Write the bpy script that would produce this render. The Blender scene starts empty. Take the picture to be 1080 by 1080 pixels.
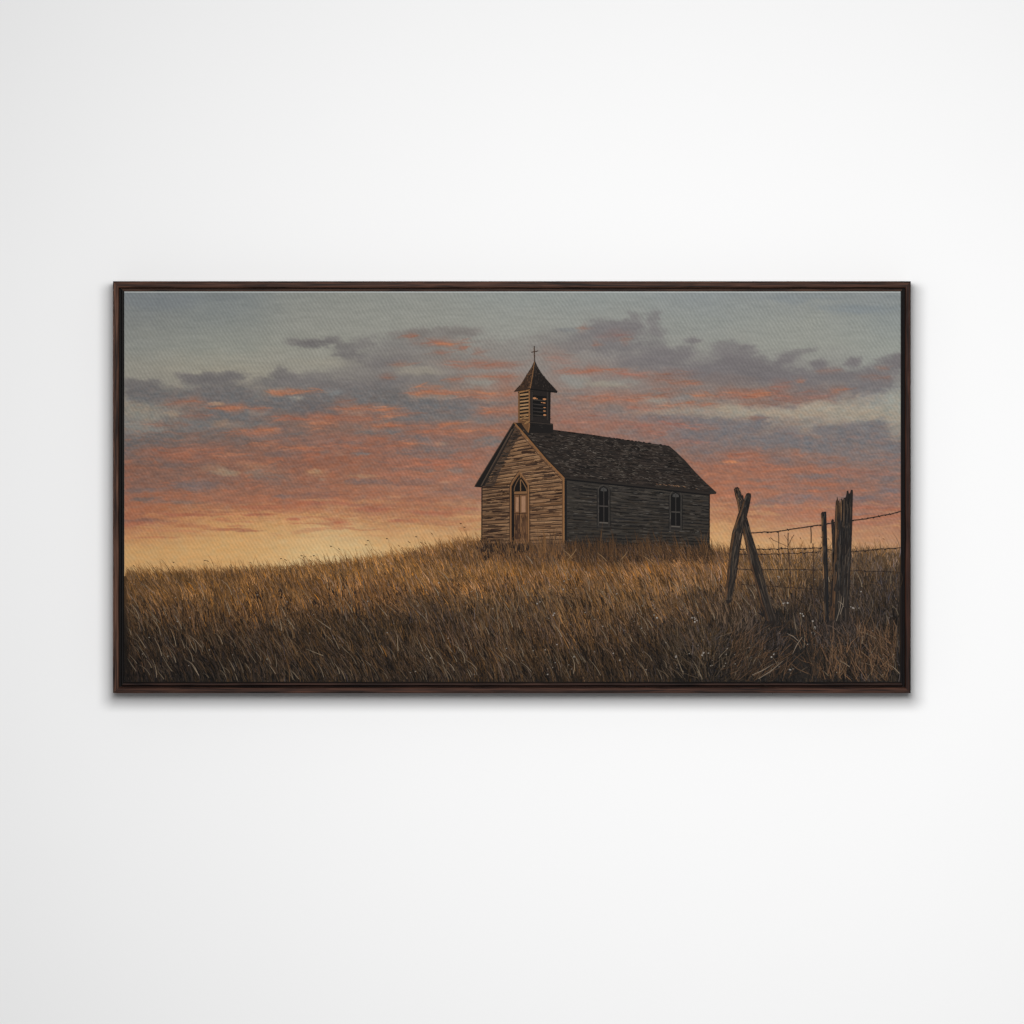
import bpy, math
import numpy as np

rng = np.random.default_rng(11)
SC = bpy.context.scene
COL = SC.collection

# ------------------------------------------------------------------ scale
# frame is 1.20 m wide and 841 units across; one unit U is about 1.43 mm
U = 1.20 / 841.0
D_FRAME = 0.071          # frame depth from the wall
D_CAM = 12.0             # camera distance from the wall


def X(px): return (np.asarray(px, float) - 540.0) * U
def Z(py): return (540.0 - np.asarray(py, float)) * U


# ------------------------------------------------------------------ camera
cam_d = bpy.data.cameras.new('camera')
cam = bpy.data.objects.new('camera', cam_d)
COL.objects.link(cam)
cam.location = (0, -D_CAM, 0)
cam.rotation_euler = (math.radians(90), 0, 0)
cam_d.sensor_width = 36
cam_d.lens = 36 * (D_CAM - D_FRAME) / (1080 * U)
cam_d.clip_start = 0.5
cam_d.clip_end = 60
SC.camera = cam

# ------------------------------------------------------------------ world, lamps, exposure
w = bpy.data.worlds.new('World')
SC.world = w
w.use_nodes = True
bg = w.node_tree.nodes['Background']
bg.inputs[0].default_value = (1.0, 1.0, 1.0, 1)
bg.inputs[1].default_value = 0.18

SC.view_settings.view_transform = 'Standard'
SC.view_settings.look = 'None'
SC.view_settings.exposure = 0
SC.view_settings.gamma = 1
SC.view_settings.use_curve_mapping = False
SC.render.filter_size = 0.65


def area(name, loc, target, sx, sy, power, spread=180):
    ld = bpy.data.lights.new(name, 'AREA')
    ld.shape = 'ELLIPSE'
    ld.size, ld.size_y = sx, sy
    ld.energy = power
    ld.spread = math.radians(spread)
    ob = bpy.data.objects.new(name, ld)
    COL.objects.link(ob)
    ob.location = loc
    from mathutils import Vector
    d = Vector(target) - Vector(loc)
    ob.rotation_euler = d.to_track_quat('-Z', 'Y').to_euler()
    return ob


area('softbox_lamp', (0.0, -2.8, 0.53), (0.6, 0, -0.75), 1.25, 0.9, 52, 168)
area('far_fill_lamp', (0.1, -9.0, 0.8), (2.3, 0, -1.1), 2.0, 1.0, 63, 80)  # unseen fill lamp, added to even the wall and brighten its right side

# ------------------------------------------------------------------ materials
def lin(c):
    c = np.asarray(c, float) / 255.0
    return np.where(c <= 0.04045, c / 12.92, ((c + 0.055) / 1.055) ** 2.4)


PAINT_K = 1.20           # light level on the canvas: albedo = colour / PAINT_K


def nodes_of(name):
    m = bpy.data.materials.new(name)
    m.use_nodes = True
    nt = m.node_tree
    return m, nt, nt.nodes['Principled BSDF']


def paint_material():
    m, nt, b = nodes_of('oil_paint')
    at = nt.nodes.new('ShaderNodeAttribute')
    at.attribute_name = 'paint'
    tc = nt.nodes.new('ShaderNodeTexCoord')
    n = nt.nodes.new('ShaderNodeTexNoise')
    n.inputs['Scale'].default_value = 900
    n.inputs['Detail'].default_value = 2
    mr = nt.nodes.new('ShaderNodeMapRange')
    mr.inputs['To Min'].default_value = 0.93
    mr.inputs['To Max'].default_value = 1.07
    mx = nt.nodes.new('ShaderNodeVectorMath')
    mx.operation = 'SCALE'
    nt.links.new(tc.outputs['Object'], n.inputs['Vector'])
    nt.links.new(n.outputs['Fac'], mr.inputs['Value'])
    nt.links.new(at.outputs['Color'], mx.inputs[0])
    nt.links.new(mr.outputs['Result'], mx.inputs['Scale'])
    nt.links.new(mx.outputs['Vector'], b.inputs['Base Color'])
    bp = nt.nodes.new('ShaderNodeBump')
    bp.inputs['Strength'].default_value = 0.12
    bp.inputs['Distance'].default_value = 0.0004
    nt.links.new(n.outputs['Fac'], bp.inputs['Height'])
    nt.links.new(bp.outputs['Normal'], b.inputs['Normal'])
    b.inputs['Roughness'].default_value = 0.75
    b.inputs['Specular IOR Level'].default_value = 0.08
    return m


def wood_material(name, dark, light, horizontal, seed):
    m, nt, b = nodes_of(name)
    tc = nt.nodes.new('ShaderNodeTexCoord')
    mp = nt.nodes.new('ShaderNodeMapping')
    mp.inputs['Location'].default_value = (seed * 1.7, seed, seed * 0.6)
    mp.inputs['Scale'].default_value = (11, 260, 330) if horizontal else (330, 260, 11)
    n = nt.nodes.new('ShaderNodeTexNoise')
    n.inputs['Scale'].default_value = 1.0
    n.inputs['Detail'].default_value = 6
    n.inputs['Roughness'].default_value = 0.62
    n.inputs['Distortion'].default_value = 0.5
    cr = nt.nodes.new('ShaderNodeValToRGB')
    e = cr.color_ramp.elements
    e[0].position, e[1].position = 0.40, 0.62
    e[0].color = (*lin(dark), 1)
    e[1].color = (*lin(light), 1)
    nt.links.new(tc.outputs['Object'], mp.inputs['Vector'])
    nt.links.new(mp.outputs['Vector'], n.inputs['Vector'])
    nt.links.new(n.outputs['Fac'], cr.inputs['Fac'])
    nt.links.new(cr.outputs['Color'], b.inputs['Base Color'])
    bp = nt.nodes.new('ShaderNodeBump')
    bp.inputs['Strength'].default_value = 0.25
    bp.inputs['Distance'].default_value = 0.0006
    nt.links.new(n.outputs['Fac'], bp.inputs['Height'])
    nt.links.new(bp.outputs['Normal'], b.inputs['Normal'])
    b.inputs['Roughness'].default_value = 0.5
    b.inputs['Specular IOR Level'].default_value = 0.07
    return m


def wall_material():
    m, nt, b = nodes_of('white_plaster')
    tc = nt.nodes.new('ShaderNodeTexCoord')
    n = nt.nodes.new('ShaderNodeTexNoise')
    n.inputs['Scale'].default_value = 3.0
    n.inputs['Detail'].default_value = 4
    cr = nt.nodes.new('ShaderNodeValToRGB')
    e = cr.color_ramp.elements
    e[0].color = (0.846, 0.846, 0.846, 1)
    e[1].color = (0.854, 0.854, 0.854, 1)
    nt.links.new(tc.outputs['Object'], n.inputs['Vector'])
    nt.links.new(n.outputs['Fac'], cr.inputs['Fac'])
    nt.links.new(cr.outputs['Color'], b.inputs['Base Color'])
    b.inputs['Roughness'].default_value = 0.9
    b.inputs['Specular IOR Level'].default_value = 0.05
    return m


def canvas_edge_material():  # pale tone carries the light caught along the canvas top edge
    m, nt, b = nodes_of('canvas_edge_light')
    tc = nt.nodes.new('ShaderNodeTexCoord')
    n = nt.nodes.new('ShaderNodeTexNoise')
    n.inputs['Scale'].default_value = 600
    cr = nt.nodes.new('ShaderNodeValToRGB')
    e = cr.color_ramp.elements
    e[0].color = (*lin((168, 172, 170)), 1)
    e[1].color = (*lin((190, 193, 190)), 1)
    nt.links.new(tc.outputs['Object'], n.inputs['Vector'])
    nt.links.new(n.outputs['Fac'], cr.inputs['Fac'])
    nt.links.new(cr.outputs['Color'], b.inputs['Base Color'])
    b.inputs['Roughness'].default_value = 0.85
    b.inputs['Specular IOR Level'].default_value = 0.1
    return m


M_PAINT = paint_material()
M_WALL = wall_material()
M_CANVAS_EDGE = canvas_edge_material()


# ------------------------------------------------------------------ mesh helpers
class PM:
    """collects painted shapes (positions in units, colour per vertex) into one mesh"""

    def __init__(self):
        self.v, self.c, self.loops, self.sizes, self.n = [], [], [], [], 0

    def add(self, px, py, h, col, faces):
        px = np.asarray(px, float).ravel()
        py = np.asarray(py, float).ravel()
        h = np.broadcast_to(np.asarray(h, float), px.shape)
        col = np.broadcast_to(np.asarray(col, float), (len(px), 3))
        self.v.append(np.stack([px, py, h], 1))
        self.c.append(col)
        faces = np.asarray(faces)
        self.loops.append((faces + self.n).ravel())
        self.sizes.append(np.full(faces.shape[0], faces.shape[1]))
        self.n += len(px)

    def poly(self, pts, h, col):
        pts = np.asarray(pts, float)
        self.add(pts[:, 0], pts[:, 1], h, col, np.arange(len(pts))[None, :])

    def grid(self, xs, ys, h, col):
        """xs, ys: 2-D arrays; col: rows x cols x 3"""
        r, c = xs.shape
        i = np.arange(r * c).reshape(r, c)
        f = np.stack([i[:-1, :-1], i[1:, :-1], i[1:, 1:], i[:-1, 1:]], -1).reshape(-1, 4)
        self.add(xs, ys, h, col.reshape(-1, 3), f)

    def strokes(self, x0, y0, x1, y1, wid, col, h, bend=0.0, prof=(0.7, 1.0, 0.35)):
        """tapered brush strokes from 0 to 1, arrays"""
        x0, y0, x1, y1 = np.broadcast_arrays(*[np.atleast_1d(np.asarray(a, float)) for a in (x0, y0, x1, y1)])
        n = len(x0)
        wid = np.broadcast_to(np.asarray(wid, float), n)
        bend = np.broadcast_to(np.asarray(bend, float), n)
        h = np.broadcast_to(np.asarray(h, float), n)
        col = np.broadcast_to(np.asarray(col, float), (n, 3))
        dx, dy = x1 - x0, y1 - y0
        L = np.hypot(dx, dy) + 1e-6
        nx, ny = -dy / L, dx / L
        K = len(prof)
        px = np.empty((n, 2 * K)); py = np.empty((n, 2 * K))
        for k, t in enumerate(np.linspace(0, 1, K)):
            o = bend * 4 * t * (1 - t)
            cx = x0 + dx * t + nx * o
            cy = y0 + dy * t + ny * o
            hw = wid * prof[k] * 0.5
            px[:, 2 * k], py[:, 2 * k] = cx - nx * hw, cy - ny * hw
            px[:, 2 * k + 1], py[:, 2 * k + 1] = cx + nx * hw, cy + ny * hw
        b = np.arange(n)[:, None] * 2 * K
        f = np.concatenate([b + np.array([0, 1, 3, 2]) + 2 * k for k in range(K - 1)], 0)
        self.add(px, py, np.repeat(h, 2 * K), np.repeat(col, 2 * K, 0), f)

    def build(self, name, parent, mat=None, label=None):
        v = np.concatenate(self.v); c = np.concatenate(self.c)
        co = np.stack([X(v[:, 0]), -(FRONT + v[:, 2] * 1e-3), Z(v[:, 1])], 1)
        # faces towards the viewer (-Y): force the winding
        me = bpy.data.meshes.new(name)
        loops = np.concatenate(self.loops).astype(np.int32)
        sizes = np.concatenate(self.sizes).astype(np.int32)
        starts = np.concatenate([[0], np.cumsum(sizes)[:-1]]).astype(np.int32)
        me.vertices.add(len(co))
        me.vertices.foreach_set('co', co.astype(np.float32).ravel())
        me.loops.add(len(loops))
        me.loops.foreach_set('vertex_index', loops)
        me.polygons.add(len(sizes))
        me.polygons.foreach_set('loop_start', starts)
        me.polygons.foreach_set('loop_total', sizes)
        me.update(calc_edges=True)
        a = me.color_attributes.new('paint', 'FLOAT_COLOR', 'POINT')
        rgba = np.ones((len(co), 4), np.float32)
        rgba[:, :3] = lin(np.clip(c, 0, 255)) / PAINT_K
        a.data.foreach_set('color', rgba.ravel())
        me.validate()
        me.materials.append(mat or M_PAINT)
        o = bpy.data.objects.new(name, me)
        COL.objects.link(o)
        if parent is not None:
            o.parent = parent
        if label:
            o['label'] = label
        return o


def vnoise(x, y, seed):
    r = np.random.default_rng(seed).random((256, 256))
    xi = np.floor(x).astype(int); yi = np.floor(y).astype(int)
    fx = x - xi; fy = y - yi
    fx = fx * fx * (3 - 2 * fx); fy = fy * fy * (3 - 2 * fy)
    a = r[yi % 256, xi % 256]; b = r[yi % 256, (xi + 1) % 256]
    c = r[(yi + 1) % 256, xi % 256]; d = r[(yi + 1) % 256, (xi + 1) % 256]
    return (a * (1 - fx) + b * fx) * (1 - fy) + (c * (1 - fx) + d * fx) * fy


def fbm(x, y, sx, sy, oct=4, seed=0, gain=0.55):
    s, amp, tot = 0, 1.0, 0
    for k in range(oct):
        s = s + amp * vnoise(x / sx * 2 ** k + 17.3 * k, y / sy * 2 ** k + 9.1 * k, seed + k)
        tot += amp; amp *= gain
    return s / tot * 2 - 1        # about -1..1


def sstep(a, b, x):
    t = np.clip((x - a) / (b - a), 0, 1)
    return t * t * (3 - 2 * t)


def ctrl(x, y, cx, cy, tab):
    """bilinear (smoothed) interpolation of a control table tab[row][col] = rgb"""
    tab = np.asarray(tab, float); cx = np.asarray(cx, float); cy = np.asarray(cy, float)
    ix = np.clip(np.searchsorted(cx, x) - 1, 0, len(cx) - 2)
    iy = np.clip(np.searchsorted(cy, y) - 1, 0, len(cy) - 2)
    fx = np.clip((x - cx[ix]) / (cx[ix + 1] - cx[ix]), 0, 1)[..., None]
    fy = np.clip((y - cy[iy]) / (cy[iy + 1] - cy[iy]), 0, 1)[..., None]
    fx = fx * fx * (3 - 2 * fx)
    return (tab[iy, ix] * (1 - fx) + tab[iy, ix + 1] * fx) * (1 - fy) + \
           (tab[iy + 1, ix] * (1 - fx) + tab[iy + 1, ix + 1] * fx) * fy


# ------------------------------------------------------------------ wall
CANVAS_RECESS = 0.002
FRONT = D_FRAME - CANVAS_RECESS      # canvas face, distance from the wall

me = bpy.data.meshes.new('wall')
me.from_pydata([(-3.2, 0, -2.4), (3.2, 0, -2.4), (3.2, 0, 2.4), (-3.2, 0, 2.4),
                (-3.2, 0.12, -2.4), (3.2, 0.12, -2.4), (3.2, 0.12, 2.4), (-3.2, 0.12, 2.4)], [],
               [(0, 1, 2, 3), (5, 4, 7, 6), (4, 0, 3, 7), (1, 5, 6, 2), (3, 2, 6, 7), (4, 5, 1, 0)])
me.materials.append(M_WALL)
wall = bpy.data.objects.new('wall', me)
COL.objects.link(wall)
wall['kind'] = 'structure'
wall['label'] = 'plain smooth white wall behind the framed painting'
wall['category'] = 'wall'

# ------------------------------------------------------------------ the framed painting
root = bpy.data.objects.new('framed_painting', None)
COL.objects.link(root)
root.location = (0, 0, 0)
root['label'] = 'wide canvas painting of an old wooden church at sunset in a thin dark brown frame'
root['category'] = 'painting'

# --- frame: outline of each profile line as (left, top, right, bottom) plus depth behind the front
OUT = (119.2, 296.6, 960.5, 731.0)
RAILI = (125.2, 303.4, 954.7, 725.2)
GRV = (128.2, 304.7, 952.2, 723.0)
LIP = (130.4, 307.1, 950.4, 720.1)


def inset(a, b, t):
    return tuple(a[i] + (b[i] - a[i]) * t for i in range(4))


RAIL_PROF = [(OUT, D_FRAME), (OUT, 0.0012), (inset(OUT, RAILI, 0.10), 0.0003), (inset(OUT, RAILI, 0.16), 0.0),
             (inset(OUT, RAILI, 0.86), 0.0), (inset(OUT, RAILI, 0.93), 0.0003), (RAILI, 0.0010), (RAILI, 0.020)]
LIP_PROF = [(RAILI, 0.020), (GRV, 0.020), (GRV, 0.0062), (inset(GRV, LIP, 0.15), 0.0055),
            (inset(GRV, LIP, 0.85), 0.0055), (LIP, 0.0062), (LIP, 0.030)]


def corner(r, k):
    l, t, rr, b = r
    return [(l, t), (rr, t), (rr, b), (l, b)][k]


def rail(name, side, prof, mat, parent):
    """side 0 top, 1 right, 2 bottom, 3 left; many cross cuts so the edges can wander a little"""
    a, b = side, (side + 1) % 4
    N = 60
    vs, fs = [], []
    jr = np.random.default_rng(40 + side)
    jit = jr.normal(0, 0.00012, N + 1)
    for r, d in prof:
        p, q = corner(r, a), corner(r, b)
        for k in range(N + 1):
            t = k / N
            vs.append((float(X(p[0] + (q[0] - p[0]) * t)), -(D_FRAME - d) - (jit[k] if d < 0.001 else 0), float(Z(p[1] + (q[1] - p[1]) * t))))
    for i in range(len(prof) - 1):
        for k in range(N):
            s = i * (N + 1) + k
            fs.append((s, s + 1, s + N + 2, s + N + 1))
    me = bpy.data.meshes.new(name)
    me.from_pydata(vs, [], fs)
    me.materials.append(mat)
    o = bpy.data.objects.new(name, me)
    COL.objects.link(o)
    o.parent = parent
    return o


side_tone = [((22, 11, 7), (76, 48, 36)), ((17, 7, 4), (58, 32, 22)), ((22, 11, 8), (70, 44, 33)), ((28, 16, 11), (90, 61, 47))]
lip_tone = [((20, 10, 7), (66, 44, 33)), ((4, 1, 1), (16, 7, 5)), ((18, 9, 7), (58, 37, 29)), ((3, 1, 1), (12, 6, 4))]  # left and right lips near black: shade of the recess put into the colour
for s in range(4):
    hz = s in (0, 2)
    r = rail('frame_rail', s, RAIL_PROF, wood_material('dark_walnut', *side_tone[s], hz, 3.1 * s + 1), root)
    rail('inner_lip', s, LIP_PROF, wood_material('lip_wood_shade', *lip_tone[s], hz, 2.3 * s + 5), r)

# --- stretched canvas: body with rounded turn-over edge; its pale top strip stands in for caught light
CL, CT, CR, CB = 130.9, 307.4, 950.0, 719.9
cp = [((CL, CT, CR, CB), 0.028), ((CL, CT, CR, CB), 0.0032), ((CL + .25, CT + .4, CR - .25, CB - .25), 0.0026),
      ((CL + .5, CT + 1.2, CR - .4, CB - .4), CANVAS_RECESS + 0.0002)]
vs, fs = [], []
for r, d in cp:
    for k in range(4):
        x, y = corner(r, k)
        vs.append((float(X(x)), -(D_FRAME - d), float(Z(y))))
for i in range(3):
    for k in range(4):
        fs.append((i * 4 + k, i * 4 + (k + 1) % 4, i * 4 + 4 + (k + 1) % 4, i * 4 + 4 + k))
fs += [(12, 13, 14, 15), (3, 2, 1, 0)]
me = bpy.data.meshes.new('canvas')
me.from_pydata(vs, [], fs)
me.materials.append(M_CANVAS_EDGE)
canvas = bpy.data.objects.new('canvas', me)
COL.objects.link(canvas)
canvas.parent = root

# ------------------------------------------------------------------ painted sky
STEP = 0.72
xs = np.linspace(CL + .2, CR - .05, 1136)
ys = np.arange(CT + 1.0, 612.0, STEP)
GX, GY = np.meshgrid(xs, ys)
cx = [131, 235, 340, 440, 540, 640, 745, 850, 950]
cy = [308, 340, 365, 390, 412, 432, 448, 470, 492, 512, 530, 546, 562, 580, 606]
T = [
    [(122, 127, 129), (126, 131, 131), (138, 140, 134), (141, 143, 137), (141, 145, 141), (140, 145, 142), (137, 142, 142), (135, 139, 138), (133, 138, 138)],
    [(132, 134, 130), (134, 137, 132), (144, 144, 136), (145, 145, 137), (146, 147, 140), (143, 144, 138), (141, 144, 139), (145, 147, 140), (139, 144, 141)],
    [(141, 142, 135), (144, 145, 136), (147, 146, 136), (143, 141, 134), (144, 143, 136), (138, 136, 131), (144, 144, 137), (147, 148, 140), (147, 150, 143)],
    [(148, 145, 134), (153, 148, 134), (150, 146, 135), (140, 132, 124), (139, 130, 124), (135, 125, 120), (125, 120, 118), (135, 132, 128), (148, 150, 143)],
    [(142, 137, 127), (135, 128, 120), (122, 116, 112), (128, 120, 114), (140, 116, 104), (138, 122, 114), (128, 114, 108), (130, 114, 107), (142, 140, 135)],
    [(138, 131, 120), (118, 110, 106), (118, 108, 103), (120, 108, 104), (138, 108, 96), (140, 118, 108), (146, 132, 120), (158, 145, 130), (155, 151, 139)],
    [(126, 122, 117), (116, 110, 107), (124, 102, 92), (124, 104, 96), (138, 106, 93), (140, 110, 99), (126, 112, 108), (140, 130, 121), (150, 142, 130)],
    [(116, 103, 98), (120, 98, 89), (136, 97, 82), (138, 99, 85), (140, 105, 92), (142, 106, 94), (126, 107, 101), (122, 112, 109), (125, 116, 113)],
    [(134, 97, 82), (134, 96, 80), (144, 98, 79), (144, 103, 85), (142, 108, 94), (146, 108, 92), (146, 103, 86), (142, 106, 92), (130, 110, 103)],
    [(136, 98, 83), (144, 103, 85), (152, 105, 83), (154, 110, 89), (154, 112, 94), (158, 114, 92), (162, 108, 84), (150, 108, 92), (134, 107, 98)],
    [(158, 104, 80), (158, 108, 84), (160, 108, 84), (160, 110, 86), (166, 122, 96), (166, 122, 96), (168, 118, 90), (154, 112, 95), (142, 108, 96)],
    [(162, 106, 80), (190, 140, 96), (188, 138, 96), (170, 122, 88), (182, 142, 102), (178, 138, 100), (178, 130, 94), (168, 120, 95), (164, 115, 93)],
    [(184, 132, 92), (198, 152, 102), (200, 160, 112), (196, 152, 106), (190, 148, 102), (190, 148, 102), (196, 152, 106), (184, 138, 103), (168, 122, 96)],
    [(200, 156, 104), (204, 160, 106), (204, 170, 122), (204, 164, 112), (196, 152, 104), (196, 152, 104), (200, 158, 108), (198, 154, 108), (186, 142, 104)],
    [(204, 160, 106), (204, 160, 106), (208, 180, 134), (200, 160, 110), (190, 145, 98), (190, 145, 98), (200, 155, 104), (200, 155, 106), (190, 145, 100)],
]
# shared warp for ragged cloud edges
WX = 9 * fbm(GX, GY, 26, 14, 5, 101) + 3 * fbm(GX, GY, 6, 3, 3, 131)
WY = 5 * fbm(GX, GY, 26, 14, 5, 151) + 2.2 * fbm(GX, GY, 7, 3, 3, 171)
SKY = ctrl(GX + WX * .9, GY + WY * 1.3, cx, cy, T)


def blob(x, y, rx, ry, col, al=1.0, rot=0.0, soft=0.68, warp=1.0, sd=0):
    """one dab of cloud, its edge broken up by noise"""
    global SKY
    R = max(rx, ry) * 1.5 + 14
    i0, i1 = np.searchsorted(ys, [y - R, y + R]); j0, j1 = np.searchsorted(xs, [x - R, x + R])
    if i1 <= i0 or j1 <= j0: return
    s = np.s_[i0:i1, j0:j1]
    k = min(1.0, max(.4, ry / 7.0)) * warp
    dx = GX[s] + WX[s] * k - x; dy = GY[s] + WY[s] * k - y
    c, n = math.cos(math.radians(rot)), math.sin(math.radians(rot))
    u, v = (dx * c + dy * n) / rx, (-dx * n + dy * c) / ry
    r = np.sqrt(u * u + v * v)
    ed = 0.38 * fbm(GX[s], GY[s], 11, 5, 4, 200 + sd, .62) + (.38 if ry < 5 else .16) * fbm(GX[s], GY[s], 4.2, 1.7, 2, 230 + sd)
    m = al * sstep(1 + soft * .6, 1 - soft, r + ed)
    SKY[s] = SKY[s] * (1 - m[..., None]) + np.asarray(col, float) * m[..., None]


G = (111, 107, 106); G2 = (116, 111, 110); GP = (116, 111, 112); GB = (114, 111, 109)
CR1 = (158, 147, 131); OR = (162, 107, 84); OB = (184, 118, 85); OD = (142, 105, 91)
# dark top corner tints
blob(172, 318, 40, 9, (120, 125, 128), .5); blob(238, 312, 22, 5, (119, 123, 123), .6)
blob(905, 325, 40, 6, (124, 132, 136), .6); blob(845, 314, 40, 5, (126, 133, 136), .5)
# wisps left of centre
for a in [(328, 361, 15, 6, G, .95), (312, 360, 12, 5, G, .5), (350, 358, 10, 6, G, .8), (362, 367, 11, 8, G, .75), (373, 376, 15, 8, G, .75),
          (379, 362, 13, 8, G2, .6), (340, 361, 8, 4, G, .7)]: blob(*a)
# left banks
for i, a in enumerate([(150, 414, 28, 11, G, .95), (138, 404, 15, 6, G, .8), (160, 406, 11, 6, G, .85), (172, 418, 20, 7, G, .8),
          (196, 396, 9, 5, G2, .8), (206, 400, 13, 6, G, .85), (216, 396, 10, 6, G, .85), (230, 401, 26, 8, G, .95), (246, 395, 13, 5, G, .85),
          (215, 416, 44, 9, G, .9), (250, 412, 30, 8, G, .8), (258, 424, 52, 9, G, .85), (296, 393, 13, 8, G, .75), (283, 402, 18, 7, G, .7), (310, 402, 22, 8, G2, .75),
          (330, 402, 24, 9, G2, .55), (300, 426, 50, 9, G, .85), (330, 420, 34, 9, G, .9), (336, 431, 32, 8, (108, 102, 101), .9), (360, 410, 40, 9, G2, .8),
          (385, 418, 32, 10, G, .85), (406, 406, 22, 8, G, .8), (412, 418, 20, 10, (107, 104, 103), .9), (430, 428, 26, 7, G, .8), (230, 437, 34, 6, G, .8), (265, 440, 30, 6, G, .6)]):
    blob(*a, sd=i % 5)
# centre banks
for i, a in enumerate([(420, 368, 46, 16, G2, .5), (392, 392, 52, 14, G2, .55), (470, 380, 60, 16, (126, 119, 114), .45), (540, 372, 50, 16, (130, 123, 118), .45), (600, 362, 50, 16, (124, 118, 116), .45), (430, 404, 60, 10, G2, .45), (430, 352, 18, 5, (124, 118, 113), .7), (455, 353, 38, 8, (122, 116, 112), .7), (487, 350, 22, 6, (122, 116, 112), .7), (470, 363, 32, 6, (126, 119, 114), .6),
          (420, 382, 26, 7, G2, .5), (470, 377, 34, 5, (124, 118, 113), .5), (520, 384, 30, 5, (128, 116, 110), .5), (400, 380, 20, 8, G2, .55), (455, 398, 40, 5, (122, 116, 112), .5),
          (470, 428, 34, 8, G, .9), (505, 430, 30, 6, G2, .7), (445, 432, 26, 7, G, .7), (525, 424, 26, 4, (120, 112, 108), .6), (530, 440, 22, 4, G2, .6)]):
    blob(*a, sd=i % 5)
# pale patches, centre
for a in [(440, 391, 26, 5, (146, 139, 127), .8), (425, 386, 14, 4, (148, 142, 130), .5), (508, 401, 16, 6, (143, 140, 132), .8), (345, 382, 34, 6, (152, 147, 134), .6), (460, 418, 24, 3, (140, 136, 128), .6),
          (311, 420, 11, 2.4, (148, 143, 134), .8), (350, 414, 12, 3, (126, 127, 126), .7), (372, 436, 12, 4, (142, 134, 124), .8), (518, 421, 14, 3.5, (134, 128, 122), .7), (270, 436, 12, 3, (138, 130, 122), .6),
          (148, 436, 22, 6, (145, 138, 126), .75), (150, 449, 26, 6, (138, 135, 127), .6), (182, 437, 10, 3, (158, 142, 124), .7), (232, 446, 12, 4, (150, 128, 110), .7), (210, 448, 26, 4, (116, 115, 114), .6)]: blob(*a)
# right, upper cloud
for i, a in enumerate([(640, 346, 26, 9, GP, .75), (656, 352, 28, 10, GP, .8), (620, 354, 24, 7, GP, .5), (597, 347, 14, 3, (119, 120, 121), .6), (644, 366, 40, 10, GP, .7), (668, 340, 9, 9, GP, .6), (610, 366, 24, 7, (126, 119, 116), .6),
          (690, 340, 9, 11, GP, .6, 30), (694, 352, 12, 8, GP, .6), (733, 360, 10, 5, GP, .75), (706, 376, 26, 9, GP, .8), (690, 366, 18, 8, GP, .6), (680, 382, 32, 8, GP, .75), (725, 372, 14, 8, GP, .6),
          (764, 365, 15, 7, GP, .7), (788, 367, 11, 6, GP, .7), (775, 378, 28, 11, GP, .9), (796, 388, 34, 11, (112, 107, 108), .9), (748, 392, 32, 9, GP, .85), (720, 392, 30, 7, GP, .7), (815, 394, 28, 10, (112, 107, 108), .9), (768, 400, 40, 6, (118, 108, 106), .8),
          (828, 379, 16, 9, GP, .75, -25), (848, 370, 14, 3.5, GP, .5, -15), (865, 385, 10, 7, GP, .9), (902, 382, 10, 6, GP, .9), (938, 384, 16, 8, GP, .9), (950, 382, 14, 9, GP, .9), (932, 396, 26, 9, GP, .9), (888, 397, 42, 9, GP, .9), (842, 400, 38, 11, GP, .9),
          (905, 410, 24, 7, GP, .85), (860, 414, 36, 8, (120, 110, 108), .85), (828, 420, 30, 8, (122, 108, 104), .75), (832, 430, 10, 3, GP, .8), (790, 414, 34, 7, (126, 108, 102), .7), (925, 405, 22, 6, GP, .8)]):
    blob(*a, sd=i % 5)
# pale bands, right
for a in [(606, 401, 22, 7, (140, 138, 132), .85), (596, 397, 10, 4, (143, 142, 137), .7), (640, 404, 26, 4, (150, 143, 129), .75), (660, 402, 18, 4, (138, 134, 127), .7), (690, 421, 15, 4, (150, 143, 132), .8), (704, 434, 40, 4, (148, 138, 126), .6),
          (767, 430, 20, 6, CR1, .85), (790, 434, 26, 6, CR1, .8), (756, 438, 26, 4, (148, 138, 126), .7), (840, 436, 36, 6, (162, 149, 132), .8), (875, 430, 36, 6, (160, 150, 135), .75), (905, 437, 44, 7, CR1, .75), (942, 420, 16, 10, (151, 151, 141), .7),
          (700, 412, 16, 4, (128, 124, 121), .7), (722, 420, 14, 4, (130, 125, 122), .7), (610, 416, 20, 4, (122, 118, 116), .7), (645, 432, 24, 4, (124, 117, 114), .7)]: blob(*a)
# right, lower cloud
for i, a in enumerate([(690, 442, 24, 5, GP, .7), (722, 444, 26, 6, GP, .8), (756, 446, 26, 7, GP, .9), (796, 446, 18, 8, GP, .95), (800, 440, 10, 4, GP, .8), (770, 455, 40, 9, GP, .85), (735, 458, 34, 9, GP, .7), (826, 460, 18, 8, GP, .9), (812, 466, 36, 8, GP, .85),
          (850, 468, 30, 8, (113, 110, 112), .85), (872, 454, 14, 8, GP, .9), (896, 452, 18, 9, GP, .9), (925, 450, 16, 8, GP, .9), (915, 462, 36, 9, GP, .9), (940, 472, 20, 11, GP, .85), (885, 470, 34, 9, (118, 112, 112), .8), (770, 470, 40, 6, (122, 112, 110), .75),
          (740, 476, 26, 5, (120, 111, 110), .65), (900, 482, 36, 6, (122, 113, 112), .7), (938, 486, 20, 6, (118, 111, 112), .8), (946, 460, 8, 6, (146, 138, 128), .4)]):
    blob(*a, sd=i % 5)
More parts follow.
